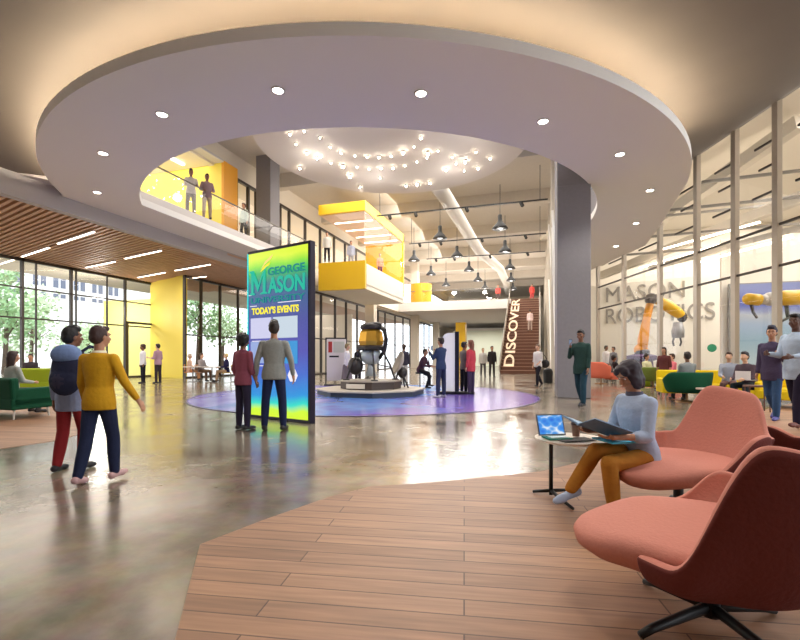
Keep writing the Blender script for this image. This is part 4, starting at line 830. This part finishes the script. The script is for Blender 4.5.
# ================================================================= exhibit
ec = at(371, 14.6); e = empty('exhibit_platform', ec); tag(e, 'low octagonal two step platform with a pale top and dark edge', 'platform')
def octa(r, a0=.39): return [(r*math.cos(a0+PI/4*k), r*math.sin(a0+PI/4*k)) for k in range(8)]
b = MB(); b.prism(octa(1.72), .012, .15); b.build('skirt', mat('slate_edge', (62, 72, 84), rough=.5), e)
b = MB(); b.prism(octa(1.78), .15, .19); b.build('deck', mat('stone_deck', (186, 176, 162), rough=.5), e)
b = MB(); b.prism(octa(.98), .19, .42); b.build('plinth', mat('plinth_brown', (70, 58, 54), rough=.5), e, bevel=.01)
b = MB(); b.prism(octa(1.02), .42, .46); b.build('plinth_top', mat('plinth_top', (168, 158, 146), rough=.5), e)
q = MB(); q.box((-.15, -.93, .3), (.6, .05, .14)); q.build('label_plate', mat('label_plate', (214, 206, 196)), e)
M_GOLD = mat('gold_foil', (214, 164, 60), rough=.3, metal=.7, bump=.8, bscale=14); M_SPG = mat('grey_alloy', (150, 148, 146), rough=.4, metal=.5); M_SPD = mat('charcoal_alloy', (58, 54, 54), rough=.45, metal=.3)
ez = ec+Vector((0, 0, .46)); e = empty('space_lander', ez); tag(e, 'gold and grey space lander model with a dark domed cap on the plinth', 'exhibit model')
b = MB(); b.lathe([(0, .95), (.42, .95), (.5, 1.0), (.5, 1.08), (.42, 1.12), (0, 1.12)], n=8); b.build('deck_ring', M_SPD, e)
b = MB(); b.lathe([(.0, 1.12), (.40, 1.12), (.44, 1.25), (.38, 1.55), (.3, 1.62), (0, 1.62)], n=8); b.build('gold_body', M_GOLD, e)
b = MB(); b.lathe([(.3, 1.62), (.36, 1.68), (.34, 1.76), (.2, 1.84), (0, 1.86)], n=20); b.ball((.12, 0, 1.78), (.26, .2, .1)); b.build('cap', M_SPD, e, smooth=True)
b = MB(); b.tube([(.3, 0, 1.72), (.5, -.1, 1.6), (.56, -.12, 1.3), (.5, -.1, .95), (.3, 0, .7)], [.07, .08, .07, .07, .06], 10); b.build('conduit', M_SPD, e, smooth=True)
b = MB(); b.lathe([(0, .5), (.16, .5), (.3, .62), (.32, .9), (.26, .97), (0, .97)], n=14); b.lathe([(.0, .12), (.2, .12), (.1, .35), (.12, .5), (0, .5)], n=14); b.build('engine_body', mat('pale_alloy', (176, 186, 190), rough=.35, metal=.3), e, smooth=True)
for k in range(4):
    t = .5+k*PI/2; c_, s_ = math.cos(t), math.sin(t); g = MB(); g.tube([(c_*.36, s_*.36, .98), (c_*.62, s_*.62, .5), (c_*.78, s_*.78, .04)], [.04, .035, .03], 8); g.tube([(c_*.2, s_*.2, .5), (c_*.66, s_*.66, .4)], .022, 6); g.lathe([(0, 0), (.12, 0), (.1, .04), (0, .05)], c=(c_*.8, s_*.8, 0), n=12); g.build('leg', M_SPD, e)
g = MB(); g.ball((-.5, -.1, .45), (.26, .22, .3)); g.build('tank', M_SPD, e, smooth=True)
dp = at(402, 14.9, .19); e = empty('dish_antenna', dp); tag(e, 'tilted pale dish antenna on struts beside the gold lander', 'exhibit model')
g = MB(); g.lathe([(0, 0), (.2, .03), (.36, .11), (.42, .18), (.40, .19), (.34, .13), (.19, .05), (0, .02)], n=24); o = g.build('dish', mat('dish_cream', (190, 180, 166), rough=.5), e, smooth=True); o.location = (0, 0, .75); o.rotation_euler = (.5, -1.1, 0)
g = MB(); g.tube([(-.1, 0, .7), (-.3, .1, 0)], .03, 8); g.tube([(-.1, 0, .7), (.25, -.1, 0)], .03, 8); g.tube([(0, 0, .6), (0, .3, 0)], .03, 8); g.build('strut', M_SPD, e)
g = MB(); g.ball((0, .05, .5), (.16, .2, .2)); g.build('motor', M_SPD, e, smooth=True)
# ================================================================= information panels
d = 19.0; e = empty('display_stand', at(336, d), ang(-.15, 1)); tag(e, 'white framed information panel with a red picture by the exhibit platform', 'panel')
b = MB(); b.box((0, 0, .03), (1.0, .5, .04)); b.box((-.42, 0, 1.0), (.05, .06, 2.0)); b.box((0, 0, 1.99), (.86, .07, .05)); b.build('stand', M_BLACK, e)
b = MB(); b.box((.02, 0, 1.08), (.8, .05, 1.76)); b.build('board', mat('board_white', (236, 230, 226), rough=.4), e)
b = MB(); b.box((-.24, -.03, 1.62), (.16, .01, .46)); b.build('picture', mat('picture_red', (186, 60, 54), rough=.5), e)
b = MB(); b.box((.12, -.03, 1.62), (.46, .01, .46)); b.build('picture', mat('picture_grey', (206, 208, 196), rough=.5), e)
b = MB(); b.box((-.08, -.03, 1.22), (.4, .01, .07)); b.build('caption_line', M_BLACK, e)
d = 14.6; e = empty('information_totem', at(449, d), ang(.25, 1)); tag(e, 'white round cornered totem with a dark side edge beside the phone photographer', 'totem')
b = MB(); pr_ = [(-.24, .1), (.2, .1), (.2, 1.98), (-.02, 1.98), (-.14, 1.93), (-.21, 1.84), (-.24, 1.7)]
b.rings([[Vector((x, y, z)) for x, z in pr_] for y in (-.05, .05)]); b.build('panel', mat('totem_white', (240, 240, 246), rough=.3, emit=.15), e)
b = MB(); b.box((.26, 0, 1.02), (.12, .14, 2.0)); b.build('edge', mat('totem_navy', (30, 34, 56), rough=.4), e)
b = MB(); b.box((.1, 0, .05), (.9, .4, .07)); b.build('base', M_BLACK, e)
e = empty('litter_bin', at(548, 20.6)); tag(e, 'small dark litter bin against the far pier', 'bin')
b = MB(); b.lathe([(0, 0), (.2, 0), (.22, .55), (.0, .56)], n=16); b.build('body', M_BLACK, e); b = MB(); b.ball((0, 0, .58), (.2, .2, .12)); b.build('lid', M_BLACK, e, smooth=True)
# ================================================================= lounge chairs
def smooth(a, c, x): t = max(0, min(1, (x-a)/(c-a))); return t*t*(3-2*t)
M_PK = mat('salmon_felt', (200, 130, 114), rough=.8, bump=.3, bscale=60, var=.06, spec=.2); M_DKM = mat('maroon_felt', (112, 58, 54), rough=.85, bump=.3, bscale=60, var=.06, spec=.15)
def swoop_chair(label, loc, rz, s_=1., near=.63, far=.63, fall=92, wide=30):
    e = empty('lounge_chair', loc, rz, label, 'armchair', 'pink lounge chairs on the oak boards'); e.scale = (s_,)*3
    def top(th):
        a = abs(math.degrees(th)); back = .93 + .035*math.sin(th*3+.4);
        arm = near if th < 0 else far; v = back + (arm-back)*smooth(wide, wide+26, a); v += (.05 if 62 < a < 100 else 0)*math.sin((a-62)/38*PI) if 62 < a < 100 else 0
        return v + (.40-v)*smooth(fall, fall+28, a)
    n, mm = 72, 12; vs = []; fs = []
    for i in range(n+1):
        th = math.radians(-124+248*i/n); a = abs(math.degrees(th)); H = top(th)
        for j in range(mm+1):
            v = j/mm; z = .27+(H-.27)*v; fl = .05+.13*(z-.27)/.6
            if a < 50: fl += .04*v*v
            r = .40+fl*(1 if a < 100 else 1-smooth(100, 124, a)*.3) - .12*(1-v)**3
            vs.append(Vector((r*math.sin(th)*1.02, -r*math.cos(th), z)))
    for i in range(n):
        for j in range(mm): k = i*(mm+1)+j; fs.append((k, k+mm+1, k+mm+2, k+1))
    b = MB(); b._new(vs, [f_[::-1] for f_ in fs]); o = b.build('shell', [M_PK, M_DKM], e, smooth=True, fix=False)
    q = o.modifiers.new('t', 'SOLIDIFY'); q.thickness = .05; q.offset = 0; q.material_offset = 1; q.offset = 0
    o.modifiers.new('s', 'SUBSURF').render_levels = 1; o.modifiers['s'].levels = 1
    b = MB(); rs = []
    for zz, k in ((.26, .55), (.30, .85), (.36, .98), (.40, 1.0), (.425, .97), (.435, .85), (.43, .5), (.425, .1)):
        ring = []
        for i in range(40):
            t = 2*PI*i/40; x = .43*math.cos(t)*k; y = .43*math.sin(t)*k
            if y > 0: y *= 1.28
            z = zz - .06*smooth(.25, .55, y)
            ring.append(Vector((x, y, z)))
        rs.append(ring)
    b.rings(rs); b.build('seat', M_PK, e, smooth=True)
    b = MB(); b.tube([(0, 0, .05), (0, 0, .29)], .035, 12)
    for k in range(4): t = PI/4+k*PI/2; b.tube([(0, 0, .09), (.3*math.cos(t), .3*math.sin(t), .04), (.36*math.cos(t), .36*math.sin(t), .02)], [.024, .018, .016], 8)
    b.build('base', M_BLACK, e, smooth=True); return e
swoop_chair('pink lounge chair with a tall curled back that the reading woman sits on', W(2.14, 3.46), ang(-.92, -.36), 1.0, .63, .55, 92, 15)
swoop_chair('pink lounge chair with its dark rounded back towards the viewer, largest in the photo', W(1.38, 2.0), ang(-.85, .5), 1.04, .84, .52, 80)
swoop_chair('pink lounge chair cut off by the photo edge beside the dark rounded back', W(3.42, 3.45), ang(.25, 1), .98)
# round side table
tp = at(570, 3.78); e = empty('side_table', tp); tag(e, 'small round white side table on one slim black leg', 'table')
b = MB(); b.lathe([(0, .50), (.27, .50), (.285, .508), (.285, .52), (0, .522)], n=48); b.build('table_top', mat('table_white', (226, 214, 200), rough=.35), e)
lg = at(551, 3.86)-tp
b = MB(); b.tube([(lg.x, lg.y, .02), (lg.x, lg.y, .505)], .017, 12); b.build('leg', M_BLACK, e, smooth=True)
b = MB()
for ix, d in ((533, 3.95), (577, 4.0), (573, 3.5)): q = at(ix, d)-tp; b.tube([(lg.x, lg.y, .055), (q.x, q.y, .02)], [.016, .012], 8)
b.build('foot', M_BLACK, e, smooth=True)
# things on the table
fc = lambda ix, d: at(ix, d, .524)
e = empty('tablet_stand', fc(557, 3.72), ang(-.15, 1)); tag(e, 'open tablet with a bright blue picture propped on the side table', 'tablet')
b = MB(); b.box((0, 0, .008), (.2, .15, .012)); b.build('case', mat('case_green', (40, 130, 110), rough=.5), e, bevel=.003)
b = MB(); b.box((0, -.02, .018), (.15, .07, .006)); b.build('keys', mat('keys_white', (225, 235, 232), rough=.4), e)
R = Matrix.Translation((0, .08, .015)) @ Matrix.Rotation(math.radians(-20), 4, 'X')
b = MB(); b.box((0, 0, .09), (.24, .010, .18)); o = b.build('screen_case', mat('slate_case', (86, 96, 110), rough=.4), e); o.matrix_basis = R
m = em('tablet_image', (70, 150, 220), .9); nt = m.node_tree; tc = nt.nodes.new('ShaderNodeTexCoord'); v_ = nt.nodes.new('ShaderNodeTexVoronoi'); v_.inputs['Scale'].default_value = 3.2; nt.links.new(tc.outputs['Generated'], v_.inputs['Vector'])
rp = ramp_nodes(nt, [(.1, (30, 100, 210)), (.55, (70, 150, 225)), (.8, (226, 236, 246)), (.95, (230, 210, 60))], v_.outputs['Distance']); nt.links.new(rp.outputs[0], nt.nodes['Principled BSDF'].inputs['Emission Color'])
b = MB(); b.quad((-.11, -.006, .01), (.11, -.006, .01), (.11, -.006, .17), (-.11, -.006, .17)); o = b.build('screen', m, e); o.matrix_basis = R
e = empty('place_mat', fc(575, 3.66), ang(-.3, 1)); tag(e, 'dark tablet sleeve lying flat under the coffee cup', 'sleeve'); b = MB(); b.box((0, 0, .004), (.30, .15, .006)); b.build('sleeve', mat('sleeve_brown', (72, 66, 62), rough=.7), e, bevel=.003); e.name = 'tablet_sleeve'
e = empty('coffee_cup', at(576, 3.80, .532)); tag(e, 'brown paper coffee cup with a dark lid on the side table', 'cup')
b = MB(); b.lathe([(0, 0), (.028, 0), (.038, .1), (0, .1)], n=24); b.build('cup', mat('cup_kraft', (150, 112, 92), rough=.7), e, smooth=False)
b = MB(); b.lathe([(0, .098), (.042, .098), (.042, .108), (.036, .122), (0, .122)], n=24); b.build('lid', mat('lid_brown', (70, 50, 44), rough=.4), e)
# what people hold
J = PP['read']; hm = (J['hands'][0]+J['hands'][1])/2
f = W(-1, -.22).normalized()
e = empty('folder', hm-f*.02+Vector((0, 0, .02)), ang(-1, -.22)); tag(e, 'open steel blue folder with light pages held by the reading woman', 'folder')
for sx, t in ((-1, .55), (1, -.30)):
    g = MB(); g.box((sx*.115, .02, 0), (.23, .31, .008)); o = g.build('cover', mat('folder_blue', (96, 128, 164), rough=.5), e); o.rotation_euler = (.35, -sx*abs(t)*.6, 0)
    g = MB(); g.box((sx*.11, .02, .007), (.21, .29, .004)); o = g.build('page', mat('page_blue', (150, 176, 200), rough=.6), e); o.rotation_euler = (.35, -sx*abs(t)*.6, 0)
kn = (J['knees'][0]*.5+J['knees'][1]*.5)*.55+J['P']*.45
e = empty('tablet_computer', Vector((kn.x, kn.y, max(J['knees'][0].z, J['knees'][1].z)+.085)), ang(-1, -.22)); tag(e, 'turquoise covered tablet lying across the lap of the reading woman', 'tablet')
b = MB(); b.box((0, 0, 0), (.24, .32, .012)); b.build('cover', mat('turquoise', (60, 170, 200), rough=.4), e, bevel=.003)
def phone(p, rz, label, m=M_BLACK):
    e = empty('mobile_phone', p, rz); tag(e, label, 'phone'); b = MB(); b.box((0, 0, 0), (.075, .012, .15)); b.build('body', m, e, bevel=.004); b = MB(); b.quad((-.033, -.0075, -.065), (.033, -.0075, -.065), (.033, -.0075, .065), (-.033, -.0075, .065)); b.build('screen', em('phone_glow', (150, 170, 200), .5), e)
phone((PP['navy']['hands'][0]+PP['navy']['hands'][1])/2+Vector((0, 0, .05)), ang(-.6, .6), 'phone held up by the man in navy')
phone(PP['green']['hands'][1]+Vector((0, 0, .03)), ang(.6, .6), 'phone at the face of the man in the dark green sweater')
phone(PP['plum']['hands'][0]+Vector((0, 0, .05)), ang(-.9, -.3), 'phone in the raised hand of the plum jacket')
# backpack
J = PP['pack']; bp = J['P']*.42+J['N']*.58; bk = W(-.12, -1).normalized()
e = empty('backpack', bp+bk*.20+W(.13, 0), ang(.12, 1)); tag(e, 'navy backpack with pale blue top flap on the back of the red trousered walker', 'backpack')
g = MB(); g.ball((0, 0, 0), (.17, .12, .26), 20); g.ball((0, -.03, -.12), (.17, .12, .17), 16); g.box((0, .03, 0), (.28, .13, .42)); e.scale = (.9, .9, .9); rm(g.build('bag', cloth('navy_bag', (44, 48, 74)), e), .012, 6)
g = MB(); g.ball((0, -.01, .17), (.165, .13, .12), 18); rm(g.build('flap', cloth('flap_blue', (118, 142, 190)), e), .012, 4)
g = MB(); g.ball((0, -.09, -.12), (.12, .06, .12), 14); rm(g.build('pocket', cloth('pocket_navy', (60, 58, 80)), e), .012, 3)
for sx in (-1, 1): g = MB(); g.tube([(sx*.1, .08, .2), (sx*.13, .17, .27), (sx*.15, .3, .24), (sx*.16, .34, .1), (sx*.16, .25, -.08), (sx*.13, .1, -.16)], .018, 8); g.build('strap', cloth('navy_bag', (44, 48, 74)), e, smooth=True)
J = PP['wht']; e = empty('shoulder_bag', J['P']+W(.28, .0)+Vector((0, 0, .02)), 0); tag(e, 'dark shoulder bag at the hip of the striding white shirt', 'bag'); g = MB(); g.ball((0, 0, 0), (.17, .09, .17), 16); g.build('bag', M_BLACK, e, smooth=True); g = MB(); g.tube([(-.1, 0, .1), (-.2, 0, .55), (.0, .02, .3), (.1, 0, .1)], .015, 6); g.build('strap', M_BLACK, e)
J = PP['s2']; e = empty('laptop', J['knees'][0]*.5+J['P']*.5+W(-.12, -.1)+Vector((0, 0, .13)), ang(-.9, -.4)); tag(e, 'pale laptop on the knees of the man in the brown jacket', 'laptop'); g = MB(); g.box((0, 0, 0), (.34, .24, .015)); g.build('keyboard', M_GRY, e); g = MB(); g.box((0, .14, .11), (.34, .015, .22)); g.build('lid', mat('laptop_white', (226, 222, 222)), e)
# ================================================================= lounge furniture
def arm_sofa(name, label, cat, loc, rz, w, d, h, mm, seat=.42, legm=M_METAL, group=None, arms=True):
    e = empty(name, loc, rz, label, cat, group); t = .13
    b = MB(); b.box((0, 0, .3), (w, d, .22)); b.build('seat_base', mm, e, bevel=.03)
    b = MB(); b.box((0, .05, seat-.03), (w-2*t if arms else w-.04, d-.15, .12)); b.build('seat_cushion', mm, e, bevel=.035)
    b = MB(); b.box((0, -d/2+.08, (h+.2)/2), (w, .16, h-.2), mat4=Matrix.Rotation(.08, 4, 'X')); b.build('backrest', mm, e, bevel=.05)
    if arms:
        for sx in (-1, 1): q = MB(); q.box((sx*(w/2-t/2), .02, .42), (t, d-.05, .36)); q.build('armrest', mm, e, bevel=.04)
    for sx in (-1, 1):
        for sy in (-1, 1): q = MB(); q.tube([(sx*(w/2-.1), sy*(d/2-.1), 0), (sx*(w/2-.12), sy*(d/2-.12), .2)], [.016, .022], 8); q.build('leg', legm, e)
    return e
M_GRN = mat('forest_green', (18, 74, 50), rough=.8, bump=.3, spec=.2); M_LIME = mat('lime_green', (150, 170, 40), rough=.8, bump=.3, spec=.2); M_OLV = mat('olive_green', (104, 118, 50), rough=.8, bump=.3, spec=.2)
M_SYEL = mat('sofa_yellow', (232, 200, 30), rough=.8, bump=.3, spec=.2); M_COR = mat('coral_felt', (224, 116, 92), rough=.8, bump=.3, spec=.2)
arm_sofa('sofa', 'dark green sofa seen from behind at the edge of the oak boards', 'sofa', at(0, 9.15), ang(.3, 1), 2.0, .85, .80, M_GRN, legm=mat('leg_white', (226, 222, 212)))
arm_sofa('armchair', 'lime green armchair behind the dark green sofa', 'armchair', at(42, 14.6), ang(-.5, 1), 1.0, .8, .84, M_LIME, legm=M_PLASTER)
# dark green swivel chair
def tub(name, label, loc, rz, w, mm, h=.82, wings=True):
    e = empty(name, loc, rz, label, 'armchair'); n = 28; vs = []; fs = []
    for i in range(n+1):
        th = math.radians(-105+210*i/n); a = abs(math.degrees(th)); H = h-.2*smooth(60, 105, a)
        for z, k in ((.26, .8), (.34, .95), (.5, 1), (H, 1.1)): vs.append(Vector((w/2*k*math.sin(th), -w*.42*k*math.cos(th), z)))
    for i in range(n):
        for j in range(3): k = i*4+j; fs.append((k, k+4, k+5, k+1))
    b = MB(); b._new(vs, fs); o = b.build('shell', mm, e, smooth=True, fix=False); q = o.modifiers.new('t', 'SOLIDIFY'); q.thickness = .07; q.offset = 0; q = o.modifiers.new('s', 'SUBSURF'); q.levels = q.render_levels = 1
    b = MB(); b.lathe([(0, .26), (w*.36, .26), (w*.42, .34), (w*.42, .42), (w*.36, .45), (0, .45)], n=28); b.build('seat', mm, e, smooth=True)
    b = MB(); b.tube([(0, 0, .04), (0, 0, .28)], .03, 10); b.lathe([(0, 0), (.28, 0), (.26, .03), (0, .05)], n=24); b.build('base', mat('leg_brass', (160, 120, 80), rough=.4, metal=.5), e); return e
tub('armchair', 'dark green tub armchair seen from behind in front of the grey shirt', at(687, 12.0), ang(.05, 1), 1.08, M_GRN)
tub('armchair', 'olive green tub armchair under the robot arm', at(653, 17.6), ang(.2, 1), .9, M_OLV)
tub('armchair', 'coral rounded armchair end behind the column phone man', at(601, 20.2), ang(1, .1), 1.15, M_COR, h=1.0)
arm_sofa('chaise_longue', 'coral chaise longue beside the glass posts with a reclining person', 'chaise longue', at(625, 20.3), ang(.1, 1), 1.6, .75, .5, M_COR, arms=False, seat=.36)
arm_sofa('sofa', 'bright yellow sofa under the seated pale grey shirt', 'sofa', W(8.75, 12.55), ang(-.35, -1), 2.7, .85, .82, M_SYEL, legm=mat('leg_white', (226, 222, 212)), group='yellow sofas by the glass')
arm_sofa('sofa', 'bright yellow sofa behind the two standing men by the glass', 'sofa', W(9.55, 10.1), ang(-1, -.5), 2.4, .85, .82, M_SYEL, legm=mat('leg_white', (226, 222, 212)), group='yellow sofas by the glass')
bpy.context.view_layer.update()
def small_table(name, label, loc, r, h, mt, topm):
    e = empty(name, loc); tag(e, label, 'table'); b = MB(); b.lathe([(0, h-.03), (r, h-.03), (r, h), (0, h)], n=32); b.build('table_top', topm, e)
    b = MB(); b.tube([(0, 0, .02), (0, 0, h-.03)], .025, 10); b.lathe([(0, 0), (r*.6, 0), (r*.55, .02), (0, .03)], n=24); b.build('base', mt, e)
small_table('coffee_table', 'small round coffee table beside the dark green tub armchair', at(711, 11.2), .32, .42, M_BLACK, mat('table_blush', (222, 196, 180), rough=.4))
e = empty('stool', at(757, 9.9)); tag(e, 'slim dark framed side stool by the yellow sofa', 'stool'); b = MB(); b.box((0, 0, .56), (.42, .3, .04)); b.build('seat', mat('walnut', (104, 66, 50), rough=.5), e)
for sx in (-1, 1):
    for sy in (-1, 1): q = MB(); q.tube([(sx*.19, sy*.13, 0), (sx*.18, sy*.12, .54)], .014, 8); q.build('leg', mat('walnut', (104, 66, 50), rough=.5), e)
for k, (ix, d, lab) in enumerate(((193, 21.7, 'white cafe table beside the yellow wall edge'), (212, 21.4, 'white cafe table between the grey and navy seated people'), (236, 21.8, 'white cafe table behind the woman in mauve'))):
    small_table('cafe_table', lab, at(ix, d), .45, .74, M_METAL, mat('cafe_white', (232, 222, 212), rough=.4))
def chair(label, loc, rz, mm):
    e = empty('cafe_chair', loc, rz, label, 'chair', 'cafe chairs along the tall panes'); b = MB(); b.box((0, 0, .44), (.44, .42, .04)); b.build('seat', mm, e, bevel=.01); b = MB(); b.box((0, -.2, .68), (.42, .03, .3)); b.build('backrest', mm, e, bevel=.01)
    for sx in (-1, 1):
        for sy in (-1, 1): q = MB(); q.tube([(sx*.19, sy*.18, 0), (sx*.18, sy*.17, .43)], .014, 6); q.build('leg', M_METAL, e)
MO = mat('orange_seat', (200, 130, 60), rough=.6); MC = mat('blush_seat', (224, 186, 160), rough=.6); MYC = mat('mustard_seat', (214, 190, 110), rough=.6)
chair('blush cafe chair under the grey shirt', at(201, 22.0), ang(.9, -.3), MC); chair('mustard cafe chair under the navy jumper', at(227, 21.6), ang(-.9, -.4), MYC); chair('orange cafe chair under the beige jumper', at(189, 22.6), ang(.8, .3), MO)
chair('dark cafe chair under the patterned top by the lime armchair', at(31, 16.3), ang(.4, -.9), M_DKM)
for kk, c_ in (('s5', 'pink'), ('s7', 'pale yellow')):
    r_ = PP[kk]['root']; e = empty('pouffe', (r_.location.x, r_.location.y, 0)); tag(e, 'round pouffe under the person in %s' % c_, 'pouffe'); b = MB(); b.lathe([(0, 0), (.26, 0), (.3, .1), (.3, .34), (.25, .42), (0, .43)], n=28); b.build('cushion', M_LIME if kk == 's7' else M_COR, e, smooth=True)
r_ = PP['ex4']['root']; e = empty('stool', (r_.location.x, r_.location.y, 0)); tag(e, 'tall black stool under the person in maroon at the exhibit', 'stool'); b = MB(); b.lathe([(0, .56), (.17, .56), (.18, .62), (0, .63)], n=20); b.build('seat', M_BLACK, e); b = MB(); b.tube([(0, 0, 0), (0, 0, .57)], .025, 8); b.lathe([(0, 0), (.2, 0), (.18, .03), (0, .04)], n=20); b.build('base', M_BLACK, e)
# ================================================================= world, lights, camera
wd = bpy.data.worlds.new('sky'); bpy.context.scene.world = wd; wd.use_nodes = True; nt = wd.node_tree
bg = nt.nodes['Background']; tc = nt.nodes.new('ShaderNodeTexCoord'); sp = nt.nodes.new('ShaderNodeSeparateXYZ'); nt.links.new(tc.outputs['Generated'], sp.inputs[0])
n = nt.nodes.new('ShaderNodeTexNoise'); n.inputs['Scale'].default_value = 2.5; n.inputs['Detail'].default_value = 5; nt.links.new(tc.outputs['Generated'], n.inputs['Vector'])
r = ramp_nodes(nt, [(.35, (214, 232, 246)), (.6, (250, 252, 255))], n.outputs['Fac']); nt.links.new(r.outputs[0], bg.inputs[0]); bg.inputs[1].default_value = 2.6
for ix, iy in ((162, 114), (103, 153), (97, 192), (278, 90), (421, 93), (543, 121), (620, 154), (650, 190), (636, 223), (616, 246)):
    d = F*5/(HOR-iy); p = at(ix, d, ZD-.05); lamp('SPOT', 'spot', p, 260, size=.06, spot=2.2)
for (ix, iy), _ in PL: lamp('POINT', 'pendant', at(ix, F*7.7/(HOR-iy), EYE+7.55), 170, size=.3)
for a in range(6): lamp('POINT', 'star', (sc.x+3.4*math.cos(a*PI/3), sc.y+3.4*math.sin(a*PI/3), EYE+7.5), 30, size=.2)
lamp('AREA', 'star_glow', (sc.x, sc.y, EYE+8.3), 400, size=8, rot=(0, 0, 0))
for x, d in ((1.0, 1.2), (3.2, 3.4), (5.4, 6.0), (-3.2, 2.6), (8.4, 9.0)): lamp('SPOT', 'lounge_fill', W(x, d, EYE+5.85), 330, size=.08, spot=1.9)  # unseen spots added overhead to brighten the lounge foreground
lamp('AREA', 'gallery_wall_fill', (-9.0, 34, EYE+9.6), 700, size=3, sizey=26, rot=(0, math.radians(72), 0))  # unseen area lamp added to lighten the upper gallery wall
lamp('POINT', 'vestibule', (XA-1.6, ya-2.2, 3.9), 260, size=.3)  # added point light that brightens the yellow vestibule, no fitting modelled
lamp('AREA', 'hall_fill', (-7, 40, ZT-1), 3500, size=12, sizey=36)  # broad unseen fill added below the high ceiling to brighten the hall
lamp('AREA', 'timber_glow', (-18.5, 9, ZS-.1), 900, size=7, sizey=20, color=(1, .9, .78))
lamp('AREA', 'gallery_glow', (-18.5, 14, EYE+9.2), 250, size=7, sizey=8, color=(1, .95, .85))
lamp('AREA', 'gallery_glow', (-18.5, 40, EYE+9.2), 900, size=5, sizey=36, color=(1, .95, .9))
lamp('AREA', 'under_gallery_fill', (-17, 40, ZH+.3), 2000, size=4, sizey=30, color=(1, .92, .82))  # fill added behind the ground-floor glazing to brighten that room
lamp('AREA', 'far_glow', (-7, 54, 4.7), 900, size=8, sizey=12)
lamp('AREA', 'lab_glow', W(20, 21, 10.4), 3000, size=9, sizey=20, rot=(0,0,YAW))
cam = bpy.data.cameras.new('camera'); co = bpy.data.objects.new('camera', cam); col.objects.link(co)
cam.sensor_width = 36; cam.lens = 36*F/800; cam.shift_y = (HOR-320)/800; cam.clip_start = .05; cam.clip_end = 500
co.location = (0, 0, EYE); co.rotation_euler = (PI/2, 0, YAW); s = bpy.context.scene; s.camera = co
s.view_settings.view_transform = 'Standard'; s.view_settings.look = 'None'; s.view_settings.gamma = 1; s.view_settings.exposure = .25
s.view_settings.use_curve_mapping = False
